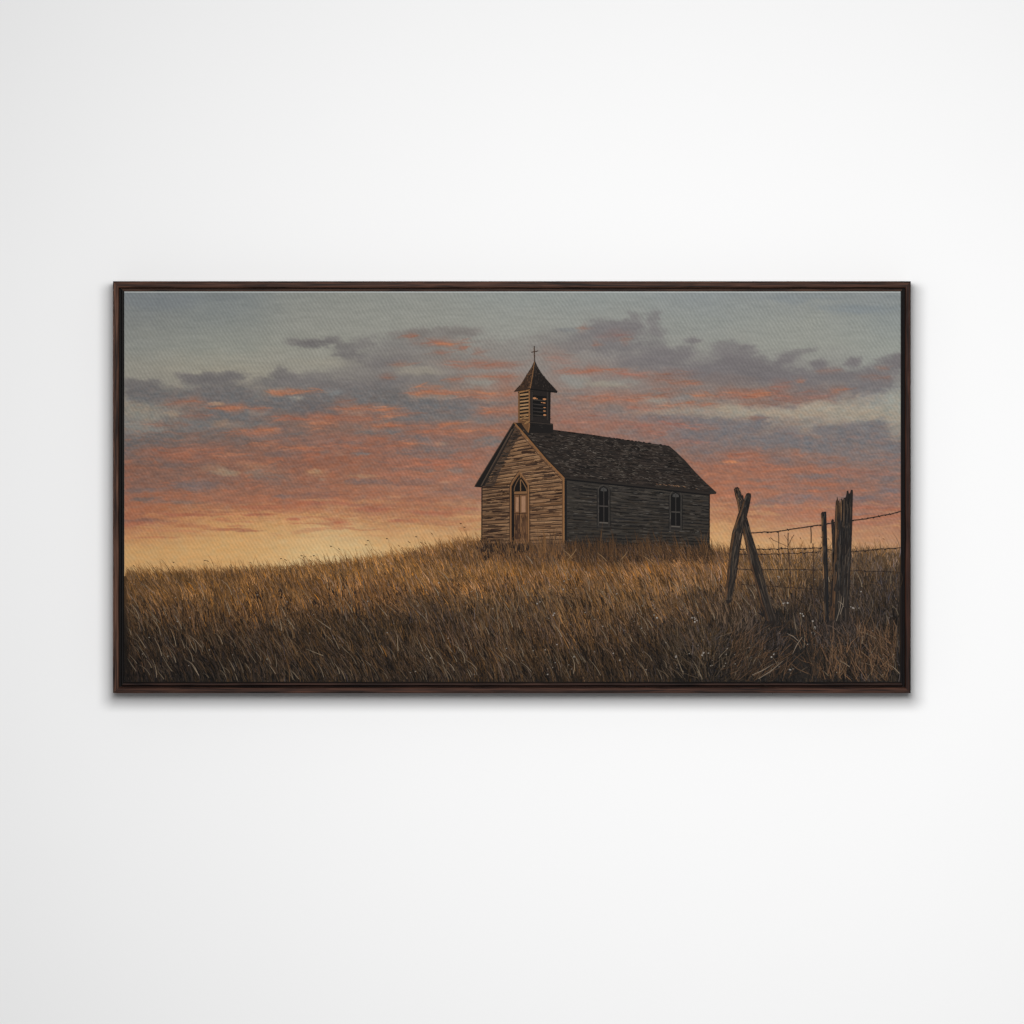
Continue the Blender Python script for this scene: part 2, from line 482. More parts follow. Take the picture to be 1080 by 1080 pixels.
# violet-grey patches lower down
PV = (116, 105, 104); PV2 = (124, 107, 101)
for i, a in enumerate([(150, 466, 28, 8, (108, 102, 100), .85), (330, 462, 60, 9, (128, 100, 90), .5), (200, 505, 60, 8, (124, 98, 88), .5), (300, 512, 50, 6, (130, 98, 86), .45), (470, 470, 50, 9, (126, 106, 98), .5), (160, 478, 22, 5, (126, 98, 88), .6), (165, 458, 24, 4, GB, .6), (190, 458, 30, 6, (112, 104, 101), .7), (230, 460, 34, 6, (118, 104, 98), .7), (190, 490, 34, 5, (112, 100, 97), .6), (160, 486, 16, 6, (116, 98, 92), .5), (205, 512, 34, 5, PV, .7), (150, 517, 24, 3, PV, .6), (150, 527, 18, 2.4, (112, 104, 102), .75), (185, 530, 30, 2, PV2, .7), (150, 549, 26, 2, (128, 96, 88), .7),
          (285, 455, 30, 6, (112, 101, 98), .75), (270, 448, 18, 5, GB, .6), (312, 457, 16, 3, (110, 105, 103), .7), (330, 471, 9, 3, (110, 101, 100), .7), (342, 477, 8, 3, (110, 103, 101), .7), (300, 478, 24, 4, (116, 100, 96), .6), (365, 466, 26, 3, (112, 104, 104), .7), (388, 455, 14, 4, GB, .8), (382, 478, 10, 1.5, (126, 122, 120), .7), (290, 503, 22, 5, (118, 104, 98), .75), (270, 497, 14, 4, (126, 118, 110), .7), (390, 508, 26, 3, (114, 98, 95), .65), (330, 522, 34, 4, (128, 98, 88), .6), (298, 524, 10, 2, (118, 104, 102), .6),
          (412, 454, 10, 4, (112, 110, 110), .85), (425, 440, 34, 6, (112, 109, 108), .85), (480, 440, 36, 5, (116, 112, 110), .8), (512, 444, 20, 4, (118, 114, 111), .7), (430, 462, 22, 4, (116, 104, 101), .7), (452, 470, 20, 6, (116, 108, 106), .8), (476, 474, 26, 5, (120, 108, 104), .75), (430, 477, 22, 4, (116, 104, 101), .8), (460, 482, 30, 3, (122, 106, 101), .7), (516, 466, 18, 6, GB, .8), (480, 496, 10, 3, (126, 114, 108), .8), (452, 496, 7, 2, (124, 114, 108), .7), (430, 493, 16, 3, (120, 102, 96), .6), (485, 518, 34, 5, (138, 105, 93), .55), (500, 522, 16, 3, (132, 104, 93), .6), (440, 508, 30, 4, (128, 100, 91), .6),
          (600, 424, 18, 3, (124, 114, 110), .6), (640, 440, 30, 4, (124, 114, 111), .7), (690, 466, 26, 4, (124, 110, 106), .6), (660, 456, 20, 3, (124, 112, 108), .6), (746, 485, 20, 4, PV, .5), (775, 485, 24, 3, PV2, .6), (822, 486, 14, 5, PV, .75), (870, 490, 20, 4, (118, 110, 110), .7), (855, 503, 20, 3.4, (111, 104, 105), .85), (868, 502, 10, 3, (111, 104, 105), .85), (892, 506, 16, 3, PV, .75), (935, 504, 18, 6, PV, .8), (800, 506, 24, 2, PV2, .5), (805, 514, 16, 2, PV, .6), (845, 526, 30, 5, (120, 106, 106), .75), (806, 531, 20, 4, (120, 106, 105), .7), (905, 526, 24, 5, (118, 106, 107), .8), (940, 518, 14, 5, (118, 108, 110), .75), (912, 543, 12, 2, (120, 110, 112), .7), (870, 515, 30, 2, PV2, .6)]):
    blob(*a, sd=i % 5)
# glow at the horizon and warm streaks
for a in [(345, 590, 46, 22, (214, 188, 140), .62), (300, 580, 90, 26, (210, 168, 112), .35), (345, 562, 40, 16, (204, 170, 124), .4), (245, 556, 60, 5, (200, 152, 100), .5)]: blob(*a, warp=.3)
for a in [(195, 543, 42, 2, (160, 98, 76), .8), (150, 552, 30, 2.4, (160, 100, 78), .7), (225, 540, 26, 1.4, (150, 92, 74), .6), (240, 558, 24, 1.5, (160, 100, 76), .7), (262, 560, 14, 1.2, (150, 92, 74), .7), (272, 543, 16, 1.6, (164, 100, 76), .8), (310, 548, 8, 1.6, (172, 104, 80), .8), (358, 551, 9, 1.5, (172, 104, 80), .8), (345, 548, 8, 1.2, (176, 114, 86), .6),
          (340, 530, 34, 3, (164, 100, 78), .7), (390, 537, 30, 3, (164, 102, 80), .7), (280, 535, 34, 3, (162, 102, 78), .7), (418, 549, 14, 1.8, (168, 104, 80), .8), (456, 541, 30, 2.4, (166, 106, 84), .7), (495, 537, 20, 1.6, (164, 104, 84), .7), (470, 550, 26, 1.6, (176, 120, 90), .6), (500, 545, 24, 1.5, (196, 148, 104), .6), (180, 560, 44, 1.5, (188, 128, 92), .6), (160, 567, 30, 1.2, (178, 116, 86), .6)]: blob(*a, warp=.6)
# cream glints
for a in [(225, 494, 16, 5, (150, 120, 100), .6), (280, 497, 22, 5, (146, 116, 98), .5), (246, 499, 8, 3, (172, 146, 116), .6), (258, 489, 12, 3, (176, 128, 96), .5), (335, 499, 14, 4, (158, 118, 92), .6), (240, 447, 18, 5, (142, 122, 108), .5), (236, 498, 14, 4, (166, 140, 114), .75), (268, 491, 13, 4, (164, 128, 102), .7), (332, 497, 9, 2.4, (172, 136, 104), .85), (340, 505, 6, 2, (150, 124, 106), .7), (386, 502, 18, 1.8, (176, 134, 102), .8), (358, 478, 7, 4, (144, 112, 96), .7), (466, 468, 7, 1.8, (146, 124, 108), .8), (470, 508, 6, 1.6, (176, 132, 104), .7), (395, 529, 30, 2.4, (180, 134, 96), .7), (340, 528, 26, 1.4, (186, 140, 100), .6), (415, 524, 14, 2, (178, 130, 98), .6), (228, 426, 8, 2, (172, 150, 124), .8)]: blob(*a, warp=.7)

# orange strokes: explicit ones, each broken into several thin dabs
def dab(x0, x1, y, t, col, al=.8, n=None, slope=0.0):
    n = n or max(3, int((x1 - x0) / 4.5))
    blob((x0 + x1) / 2, y, (x1 - x0) * .55, t * 1.5 + 1.5, np.asarray(col) * .45 + np.array([142, 103, 89]) * .55, al * .5, soft=.95, warp=.9)
    for k in range(n):
        xx = rng.uniform(x0, x1)
        blob(xx, y + slope * (xx - (x0 + x1) / 2) + rng.normal(0, t * .5), rng.uniform(4, 13), rng.uniform(.45, 1.1), np.asarray(col) + rng.normal(0, 7), al * rng.uniform(.3, .8), rot=rng.normal(-2, 7), soft=.8, warp=.9, sd=k % 7)


for a in [(172, 218, 425, 4, OD), (180, 214, 424, 2, OR, .6), (222, 262, 430, 3, OR), (230, 258, 430, 2, OB, .7), (190, 222, 438, 2, OD), (282, 334, 413, 2, OB), (285, 320, 414, 2, OB), (265, 286, 431, 1.5, OR), (352, 372, 424, 3, OD), (350, 405, 431, 2.5, OB), (352, 400, 432, 3, OR), (285, 405, 441, 4, (152, 94, 74)), (300, 400, 442, 3, OR),
          (150, 200, 447, 2, OD, .5), (240, 300, 456, 3, OR), (245, 292, 454, 2, OB, .6), (318, 354, 447, 4, OB), (270, 292, 453, 1.4, OB), (160, 230, 478, 7, (152, 92, 70)), (180, 236, 480, 5, OR), (200, 250, 473, 4, OR, .7), (230, 270, 480, 3, OB, .8), (265, 290, 470, 3, OB, .7), (290, 330, 473, 2, OB, .8), (310, 370, 475, 3, OR), (330, 400, 466, 3, OD), (340, 400, 472, 2, OR), (250, 300, 489, 3, OB, .5), (230, 275, 487, 3, OR, .6),
          (427, 436, 355, 1.5, (158, 100, 78)), (440, 494, 361, 2, (150, 106, 90), .7), (464, 478, 363, 1, OB), (485, 492, 365, 2, (158, 100, 78)), (458, 476, 372, 1.5, OD), (500, 512, 371, 2, OD, .6), (472, 545, 383, 3, (156, 106, 88)), (480, 540, 386, 2, (160, 108, 88), .6), (470, 490, 400, 1.4, OR), (490, 545, 397, 1.5, OR, .7), (410, 432, 384, 1.4, OD, .7), (400, 415, 398, 2, OD), (436, 462, 407, 1.2, OB), (430, 476, 413, 3, OR), (440, 470, 415, 2, OB, .7), (474, 545, 417, 4, OR), (480, 545, 414, 3, OB, .6), (520, 545, 402, 4, OD), (400, 422, 431, 1.2, OB), (400, 440, 436, 2, OR), (400, 425, 439, 1.2, OB), (500, 545, 434, 4, OR), (505, 545, 432, 2, OB, .6),
          (385, 420, 449, 2, OB), (400, 470, 449, 1.5, OR), (466, 488, 447, 1.5, OB), (430, 460, 455, 1.4, OR), (440, 520, 456, 3, OR), (470, 525, 454, 2, OB, .7), (390, 420, 463, 1.6, OR), (420, 445, 468, 2, OB, .7), (385, 440, 471, 3, OR), (400, 500, 487, 3, (168, 106, 82)), (410, 500, 490, 3, (172, 110, 86)), (390, 440, 500, 3, (170, 112, 88)), (430, 500, 503, 2.5, (176, 116, 90)), (500, 508, 485, 3, OR), (486, 510, 478, 3, OD),
          (584, 646, 392, 3, (164, 112, 94)), (600, 650, 391, 1.5, OR, .7), (566, 600, 374, 4, (146, 118, 108), .5), (574, 610, 381, 3, (152, 114, 102), .5), (630, 664, 354, 3, (142, 108, 102), .5), (610, 620, 346, 2, OD, .5), (656, 666, 360, 2, OD, .6), (625, 632, 363, 1.5, OD, .6), (650, 690, 394, 2, (160, 108, 92)), (607, 680, 419, 4, (166, 110, 90)), (612, 670, 422, 2.5, OR), (584, 640, 437, 5, (154, 108, 94)), (590, 680, 446, 4, (156, 106, 90)), (584, 600, 428, 3, (150, 110, 98)), (660, 700, 430, 2.5, (158, 106, 90)),
          (675, 733, 394, 3, OD, .6), (706, 735, 403, 2.5, OR, .8), (680, 710, 400, 3, OD), (729, 750, 416, 2.4, OB), (757, 818, 415, 3, (160, 98, 76)), (765, 810, 414, 2, OB, .6), (795, 808, 416, 1.5, OB), (697, 712, 427, 1, OB), (715, 752, 426, 2, OR), (690, 720, 410, 2, OD, .6), (785, 812, 424, 2.5, OD), (675, 700, 417, 1.3, OR), (700, 716, 415, 2, OD), (790, 806, 440, 1, OD, .7), (812, 836, 408, 5, (150, 102, 88)), (812, 850, 421, 4, (152, 100, 84)), (840, 880, 418, 3, (146, 102, 90), .7), (875, 894, 412, 2.4, OR, .7), (860, 890, 391, 1.4, OD, .5), (905, 940, 398, 2, OD, .45), (925, 936, 388, 1.6, OD, .6), (838, 850, 401, 2, OR, .5),
          (675, 740, 449, 4, (156, 104, 90)), (675, 700, 456, 3, (158, 104, 88)), (700, 745, 466, 3, (148, 104, 92), .6), (740, 760, 452, 4, OD, .4), (765, 812, 480, 4, (164, 102, 80)), (765, 800, 479, 3, OR), (740, 765, 490, 4, OR, .6), (765, 820, 492, 5, (164, 104, 80)), (780, 830, 497, 3, OR), (745, 790, 500, 3, OB, .6), (768, 776, 487, .8, (210, 136, 90)), (812, 880, 497, 3, OR, .7), (850, 910, 511, 2, OR), (880, 950, 499, 3, (152, 106, 92)), (810, 860, 509, 3, OR, .7), (860, 925, 517, 2.4, OR, .7), (830, 850, 481, 2, OR, .7), (860, 890, 483, 2, OD, .5), (755, 800, 515, 3, (170, 110, 84)), (755, 830, 522, 3, (170, 112, 86)), (900, 950, 536, 3, (160, 108, 92)), (755, 870, 541, 4, (174, 114, 88)), (870, 950, 550, 4, (164, 110, 90))]:
    dab(*a)

# loose streak work over the warm band, then the weave
warm = sstep(436, 470, GY) * sstep(560, 530, GY) * (1 - 0.55 * sstep(560, 700, GX) * sstep(500, 470, GY))
st = fbm(GX + .5 * WX, GY + .9 * WY, 22, 2.6, 4, 301)
st2 = fbm(GX + .5 * WX, GY + .9 * WY, 16, 3.4, 4, 331)
m = (sstep(.02, .5, st) * warm * .5)[..., None]
SKY = SKY * (1 - m) + (SKY * .45 + np.array([178, 108, 80]) * .55) * m
m = (sstep(.14, .5, st2) * warm * .34 * sstep(548, 520, GY))[..., None]
SKY = SKY * (1 - m) + (SKY * .35 + np.array([114, 102, 98]) * .65) * m
st4 = fbm(GX + .5 * WX, GY + 1.0 * WY, 11, 1.5, 3, 351)
m = (sstep(.0, .55, st4) * warm * .28)[..., None]
SKY = SKY * (1 - m) + (SKY * .4 + np.array([192, 118, 86]) * .6) * m
m = (sstep(.0, -.55, st4) * warm * .22)[..., None]
SKY = SKY * (1 - m) + (SKY * .4 + np.array([112, 96, 92]) * .6) * m
lo = sstep(520, 545, GY) * sstep(572, 552, GY)
st3 = fbm(GX, GY + .6 * WY, 40, 3.0, 4, 371)
m = (sstep(.05, .45, st3) * lo * .55)[..., None]
SKY = SKY * (1 - m) + np.array([170, 108, 80]) * m
m = (sstep(-.1, -.5, st3) * lo * .4)[..., None]
SKY = SKY * (1 - m) + np.array([200, 154, 104]) * m
SKY += (6.0 * fbm(GX, GY, 14, 2.2, 3, 401) + 4.0 * fbm(GX, GY, 2.2, 1.6, 2, 431))[..., None] * np.array([1.0, .95, .9])
SKY += (10.0 * fbm(GX + .4 * WX, GY + .5 * WY, 5, 1.5, 2, 441))[..., None] * np.array([1.0, .85, .75]) * sstep(385, 425, GY)[..., None] * sstep(575, 545, GY)[..., None]
SKY += (7.0 * fbm(GX, GY, 5, 2.5, 2, 461))[..., None] * np.array([1.0, .05, -.5]) * sstep(395, 430, GY)[..., None]
patch = .45 + .8 * (fbm(GX, GY, 22, 18, 2, 481) * .5 + .5)
jit = .35 * fbm(GX, GY, 9, 9, 2, 491)
weave = 1.25 * np.sin(2 * np.pi * (GX / 4.1 - GY / 6.6 + jit)) * (1 + .5 * np.sin(2 * np.pi * (GX / 21 + GY / 4.3)))
SKY *= (1 + .030 * weave * patch)[..., None]
pm = PM()
pm.grid(GX, GY, 0.0, SKY)
pm.build('painted_sky', root, label='grey and orange sunset sky painted over the upper part')

# ------------------------------------------------------------------ meadow tables
RX = [131, 200, 250, 300, 350, 400, 440, 470, 490, 508, 540, 560, 600, 680, 748, 765, 800, 850, 900, 950]
RY = [608, 607, 606, 603, 598, 592, 585, 578, 574, 574.5, 574.8, 575, 576, 579, 581, 583, 585, 584, 584, 583]


def ridge(x): return np.interp(x, RX, RY)


gx = [131, 250, 400, 470, 540, 640, 760, 830, 890, 950]
gy = [570, 586, 600, 614, 630, 646, 664, 686, 720]
GT = [
    [(106, 78, 46), (112, 80, 46), (118, 84, 48), (98, 70, 42), (92, 66, 42), (54, 42, 33), (84, 62, 42), (130, 98, 66), (120, 90, 62), (128, 98, 68)],
    [(106, 78, 46), (112, 80, 46), (122, 86, 48), (112, 78, 45), (84, 60, 38), (62, 46, 33), (88, 64, 42), (112, 84, 56), (96, 74, 52), (100, 77, 54)],
    [(104, 76, 45), (112, 80, 46), (122, 86, 48), (124, 88, 50), (126, 88, 48), (118, 82, 46), (116, 82, 50), (102, 76, 48), (78, 60, 43), (76, 60, 45)],
    [(100, 72, 43), (108, 76, 43), (116, 80, 45), (112, 78, 45), (112, 78, 45), (104, 74, 44), (100, 74, 48), (84, 64, 43), (62, 50, 39), (60, 49, 40)],
    [(92, 66, 40), (102, 72, 41), (94, 66, 40), (84, 62, 41), (86, 64, 42), (88, 65, 42), (78, 60, 43), (64, 50, 38), (52, 43, 36), (54, 45, 38)],
    [(70, 52, 36), (84, 60, 38), (64, 49, 35), (66, 51, 37), (74, 56, 39), (78, 58, 39), (64, 50, 38), (50, 41, 34), (46, 39, 34), (50, 42, 36)],
    [(48, 38, 29), (58, 44, 32), (56, 44, 32), (60, 46, 35), (66, 50, 36), (66, 50, 36), (50, 41, 33), (36, 31, 29), (44, 37, 33), (47, 40, 35)],
    [(40, 31, 25), (48, 37, 28), (52, 40, 29), (54, 41, 30), (58, 44, 31), (52, 40, 29), (42, 35, 29), (31, 28, 27), (42, 36, 32), (45, 38, 33)],
    [(31, 26, 23), (37, 31, 26), (42, 34, 28), (44, 35, 28), (44, 35, 28), (38, 31, 26), (35, 30, 26), (29, 27, 26), (38, 33, 30), (40, 35, 31)],
]


def gcol(x, y):
    x = np.asarray(x, float); y = np.asarray(y, float)
    wx = 22 * fbm(x, y, 60, 26, 3, 601); wy = 12 * fbm(x, y, 50, 18, 3, 631)
    c = ctrl(x + wx, y + wy, gx, gy, GT)
    return c * (1 + .20 * fbm(x, y, 24, 12, 3, 661))[..., None]


def lean_of(x, y):
    """mean lean of the blades (negative = tip to the left) and its spread, degrees"""
    a = np.full_like(x, -24.0); s = np.full_like(x, 9.5)
    a = a + 17 * fbm(x, y, 42, 26, 3, 761)
    r = sstep(800, 850, x)
    a = a * (1 - r) + (-6) * r; s = s * (1 - r) + 22 * r
    f = sstep(735, 760, x) * sstep(832, 815, x) * sstep(645, 675, y)
    a = a * (1 - f) + 24 * f; s = s * (1 - f) + 20 * f
    f = sstep(600, 700, x) * sstep(640, 690, y)
    s = s + 8 * f
    return a, s


def blades(pm, x, y, length, width, col, h0, h1, bendf=.12, lean_add=0.0):
    n = len(x)
    a, s = lean_of(x, y)
    ang = np.radians(a + lean_add + rng.normal(0, 1, n) * s)
    x1 = x + np.sin(ang) * length
    y1 = y - np.cos(ang) * length
    bend = np.clip(rng.normal(.5, .4, n), -.3, 1.3) * bendf * length * np.where(ang < 0, 1, -1)
    ok = (x1 > CL + .8) & (x1 < CR - .8) & (x > CL + .8) & (x < CR - .8) & (y < CB - .5)
    pm.strokes(x[ok], y[ok], x1[ok], y1[ok], width[ok], col[ok], rng.uniform(h0, h1, n)[ok], bend[ok], prof=(1.0, .95, .8, .55, .2))


def meadow_pts(n, ytop=0.0, ybot=719.0, power=1.0):
    x = rng.uniform(CL + 1, CR - 1, n)
    t = rng.random(n) ** power
    y = ridge(x) + ytop + (ybot - ridge(x) - ytop) * t
    return x, y


# ---- grass along the ridge, behind the church
pm = PM()
n = 8000
x = rng.uniform(CL + 1, CR - 1, n)
ok = (x < 512) | (x > 742)
x = x[ok]; n = len(x)
y = ridge(x) + rng.uniform(0, 9, n)
L = rng.gamma(4, 1.4, n) + 2
c = gcol(x, y + 6) * rng.uniform(.9, 1.3, n)[:, None] + np.array([20, 13, 6])
blades(pm, x, y, L, rng.uniform(.35, .75, n), c, .06, .22)
# fine reaching stalks with seed heads
n = 170
x = np.concatenate([rng.uniform(140, 505, 120), rng.uniform(752, 948, 50)])
y = ridge(x) + 2
L = rng.uniform(10, 20, n)
a = np.radians(rng.normal(-14, 14, n))
x1, y1 = x + np.sin(a) * L, y - np.cos(a) * L
ok = (x1 > CL + 1) & (x1 < CR - 1)
c = np.tile([150, 112, 72], (n, 1)) * rng.uniform(.8, 1.15, n)[:, None]
pm.strokes(x[ok], y[ok], x1[ok], y1[ok], .45, c[ok], .23, rng.normal(.8, .8, n)[ok])
hd = ok & (rng.random(n) < .22)
pm.strokes(x1[hd], y1[hd], x1[hd] + rng.normal(-1.4, .8, hd.sum()), y1[hd] - rng.uniform(.6, 2.0, hd.sum()), .8, c[hd] * .6, .25)
# longer bent stalks against the glow
for sx, sy, ex, ey, b in [(364, 590, 350, 576, 1.6), (402, 586, 389, 570, -2.2), (400, 588, 387, 574.5, -2), (416, 583, 409, 568, -1.5), (446, 580, 440, 566, -1), (497, 570, 487, 552, -1.4), (494, 571, 491, 556, -.8), (300, 598, 297.5, 589, .4), (322, 596, 319, 586, .3), (336, 594, 332, 586, .8), (192, 603, 184, 593, 1), (223, 602, 217, 591, .8)]:
    pm.strokes(sx, sy, ex, ey, .45, (142, 106, 68), .26, b)
    pm.strokes(ex, ey, ex - 2.2, ey - .4, 1.0, (58, 42, 32), .27, -.5)
pm.build('painted_ridge_grass', root, label='fine grass tips and seed heads along the skyline')

# ------------------------------------------------------------------ painted church
HC = .34                                   # paint height of the church


def hjit(n, base): return base + rng.uniform(.0, .05, n)


def poly_stroke(pm, pts, wdt, col, h):
    pts = np.asarray(pts, float)
    pm.strokes(pts[:-1, 0], pts[:-1, 1], pts[1:, 0], pts[1:, 1], wdt, col, h, prof=(1, 1, 1))


def pick(pal, n):
    pal = np.asarray(pal, float)
    return pal[rng.integers(0, len(pal), n)] + rng.normal(0, 5, (n, 1))


# side wall is the body the other pieces hang on
pm = PM()
SW = [(595.6, 503.5), (748.6, 520.4), (748.3, 584), (595.6, 582)]
pm.poly(SW, HC, (50, 46, 42))


def sw(u, v):
    x = 595.9 + u * (748.2 - 595.9)
    yt = 505.5 + u * (521.8 - 505.5); yb = 574 + u * (578 - 574)
    return x, yt + v * (yb - yt)


NB = 18
for k in range(NB + 1):
    n = 30
    u0 = rng.uniform(0, .97, n); u1 = np.minimum(u0 + rng.uniform(.03, .16, n), 1)
    v = np.clip(k / NB + rng.normal(0, .004, n), 0, 1.04)
    a = sw(u0, v); b = sw(u1, v + rng.normal(0, .002, n))
    pm.strokes(*a, *b, rng.uniform(.5, 1.2, n), pick([(22, 21, 21), (30, 28, 27), (26, 25, 26)], n), hjit(n, HC + .02), prof=(.6, 1, .6))
n = 1500
u0 = rng.uniform(0, .98, n); u1 = np.minimum(u0 + rng.gamma(2, .026, n), 1); v = rng.uniform(.01, 1.02, n)
a = sw(u0, v); b = sw(u1, v + rng.normal(0, .003, n))
pm.strokes(*a, *b, rng.uniform(.4, 1.0, n), pick([(66, 60, 54), (76, 70, 63), (57, 52, 47), (30, 27, 25), (49, 45, 41), (62, 54, 46), (38, 35, 31)], n) - np.stack([8 * v] * 3, 1), hjit(n, HC + .03))
n = 46
u0 = rng.uniform(0, .94, n); v = rng.uniform(.05, .95, n)
a = sw(u0, v); b = sw(u0 + rng.uniform(.012, .05, n), v)
pm.strokes(*a, *b, .5, pick([(92, 88, 83), (84, 80, 75)], n), HC + .09)
poly_stroke(pm, [(748.2, 521), (748, 580)], 1.2, (20, 19, 19), HC + .10)
church = pm.build('painted_church', root, label='weathered wooden church with sunlit gable end and dark side wall')

# front wall with siding
pm = PM()
FW = [(508.0, 513.6), (541.8, 449.5), (543.6, 448.5), (594.9, 504.0), (594.9, 582), (508.0, 582)]
pm.poly(FW, HC + .10, (112, 81, 56))
pm.poly([(541.6, 449.8), (543.8, 449.6), (551, 458.5), (546, 462), (538, 476), (529, 493), (521, 512.8), (508.8, 513.2)], HC + .245, (62, 49, 40))


def fw_lim(y):
    lo = np.where(y < 513, 509.5 + (513 - y) * (541.5 - 509.5) / (513 - 451), 508.6)
    hi = np.where(y < 505, 592.6 - (505 - y) * (592.6 - 543.0) / (505 - 452), 593.2)
    return lo, hi


def fline(k, x):
    """siding line number k (from the bottom) at x"""
    t = (x - 508) / 87.0
    return 574.5 - k * (3.55 + .52 * t) - 1.5 * t


def fw_strokes(n, pal, wlo, whi, llo, lhi, h, off, prof=(.8, 1, .75)):
    k = rng.integers(0, 35, n) + (off if np.isscalar(off) else rng.uniform(*off, n))
    x = rng.uniform(508, 594, n)
    y = fline(k, x)
    ln = rng.uniform(llo, lhi, n)
    x0 = x - ln / 2; x1 = x + ln / 2
    lo, hi = fw_lim(y)
    x0 = np.maximum(x0, lo); x1 = np.minimum(x1, hi)
    y0 = fline(k, x0) + rng.normal(0, .12, n); y1 = fline(k, x1) + rng.normal(0, .12, n)
    ok = (x1 - x0 > 1.5) & (y < 577)
    c = pick(pal, n) * np.array([.93, .94, .97])
    dk = 1 - .16 * sstep(545, 510, x)
    pm.strokes(x0[ok], y0[ok], x1[ok], y1[ok], rng.uniform(wlo, whi, n)[ok], (c * dk[:, None])[ok], rng.uniform(h, h + .06, n)[ok], prof=prof)


fw_strokes(520, [(140, 104, 72), (130, 96, 66), (116, 84, 58), (104, 76, 53), (144, 109, 77)], 1.6, 2.7, 16, 52, HC + .12, (.42, .58), (1, 1, 1))
fw_strokes(420, [(144, 107, 74), (122, 89, 61), (106, 77, 54), (94, 68, 48), (134, 100, 70)], .4, .9, 8, 26, HC + .165, (.2, .85))
fw_strokes(420, [(34, 24, 20), (48, 34, 27), (27, 20, 18)], .45, 1.0, 6, 26, HC + .20, 0)
fw_strokes(300, [(164, 124, 86), (172, 132, 93), (152, 114, 79)], .35, .7, 6, 24, HC + .20, (.55, .9))
fw_strokes(230, [(70, 48, 34), (84, 58, 40), (60, 42, 30)], .5, 1.3, 4, 14, HC + .21, (.1, .9))
for k in range(35):
    n = 9
    e = np.linspace(508.4, 594.4, n + 1) + np.concatenate([[0], rng.uniform(-4, 4, n - 1), [0]])
    x0, x1 = e[:-1], e[1:]
    y0, y1 = fline(k, x0), fline(k, x1)
    lo, hi = fw_lim(y0)
    ok = (x0 > lo) & (x1 < hi) & (y0 < 576)
    if ok.any(): pm.strokes(x0[ok], y0[ok], x1[ok], y1[ok], rng.uniform(.35, .8, n)[ok], pick([(46, 33, 26), (38, 27, 22), (62, 45, 34)], n)[ok], HC + .262 + .0004 * k, prof=(.8, 1, .8))
# dark weathered blotches
for bx, by, ln, wd in [(553, 476, 10, 2.0), (560, 478, 9, 1.6), (545, 484, 8, 1.4), (571, 498, 16, 2.0), (578, 501, 12, 1.8), (566, 537, 12, 1.6), (585, 527, 9, 1.6), (531, 528, 9, 1.4), (514, 529, 8, 1.5), (525, 539, 14, 1.2), (582, 538, 8, 1.4), (590, 563, 7, 1.6), (520, 560, 12, 1.6), (530, 559, 8, 1.4), (514, 561, 6, 1.4), (517, 566, 8, 1.5), (528, 564, 8, 1.3), (512, 570, 8, 1.6), (563, 489, 8, 1.2), (536, 473, 7, 1.3)]:
    for q in range(3):
        yy = by + rng.normal(0, .8); xx = bx + rng.normal(0, 1.5)
        pm.strokes(xx - ln / 2, yy + ln * .03, xx + ln / 2, yy - ln * .03, wd * rng.uniform(.5, .9), pick([(42, 29, 22), (56, 38, 28)], 1), HC + .28 + q * .004, rng.normal(0, .4))
# band of eave shadow painted on the gable
for k in range(26):
    t0 = k / 26
    xa, ya = 541 - t0 * 31.5, 453 + t0 * 59
    n = 4
    pm.strokes(xa + .5 + rng.uniform(0, 4, n), ya + rng.uniform(-1, 2, n), xa + rng.uniform(6, 12.5, n), ya + rng.uniform(-1, 2, n) - .6, rng.uniform(.6, 1.4, n), pick([(50, 41, 35), (74, 58, 46), (42, 36, 32), (86, 66, 50)], n), HC + .285 + rng.uniform(0, .01, n))
poly_stroke(pm, [(508.6, 514.3), (537, 513.6)], 1.4, (46, 33, 26), HC + .30)
poly_stroke(pm, [(508.3, 514), (508.1, 574)], 1.2, (34, 28, 24), HC + .30)
# corner board
poly_stroke(pm, [(594.4, 503.5), (594.3, 574)], 1.9, (130, 92, 58), HC + .30)
poly_stroke(pm, [(593.1, 506), (593.1, 574)], .5, (70, 48, 33), HC + .31)
poly_stroke(pm, [(596.6, 505), (596.6, 576)], 2.4, (22, 22, 23), HC + .30)
pm.build('front_wall', church)

# roof
pm = PM()
RF = [(543.2, 446.3), (558, 448.5), (583, 453.2), (620, 457.8), (664, 464.6), (705.6, 470.2), (712, 475.5), (722, 485), (734, 498.5), (745, 509.5), (755.6, 519.2), (755.2, 520.9), (748, 521.5), (700, 516.0), (640, 509.6), (597, 505.0), (594.6, 503.6), (570, 476)]
pm.poly(RF, HC + .16, (39, 34, 31))


def rf(u, v):
    xr, yr = 548 + u * (706 - 548), 450.5 + u * (471 - 450.5) - 4 * u * (1 - u) * .6
    xe, ye = 597 + u * (755 - 597), 503.5 + u * (520 - 503.5)
    return xr + (xe - xr) * v, yr + (ye - yr) * v


n = 3000
u0 = rng.uniform(0, .985, n); v = rng.uniform(.01, .985, n)
u1 = np.minimum(u0 + rng.gamma(3, .011, n), .995)
a = rf(u0, v); b = rf(u1, v + rng.normal(0.004, .008, n))
pal = [(30, 26, 24), (24, 21, 20), (46, 39, 35), (54, 46, 41), (42, 35, 31), (34, 30, 28), (62, 54, 48), (40, 33, 29)]
pm.strokes(*a, *b, rng.uniform(.5, 1.2, n), pick(pal, n), rng.uniform(HC + .18, HC + .24, n))
n = 420
u0 = rng.beta(1.1, 1.3, n) * .97; v = rng.uniform(.03, .95, n)
a = rf(u0, v); b = rf(u0 + rng.uniform(.008, .028, n), v + rng.uniform(-.012, .02, n))
pm.strokes(*a, *b, rng.uniform(.3, .55, n), pick([(92, 84, 77), (82, 74, 67), (102, 94, 85), (74, 65, 57)], n), HC + .25, rng.normal(0, .4, n))
n = 12
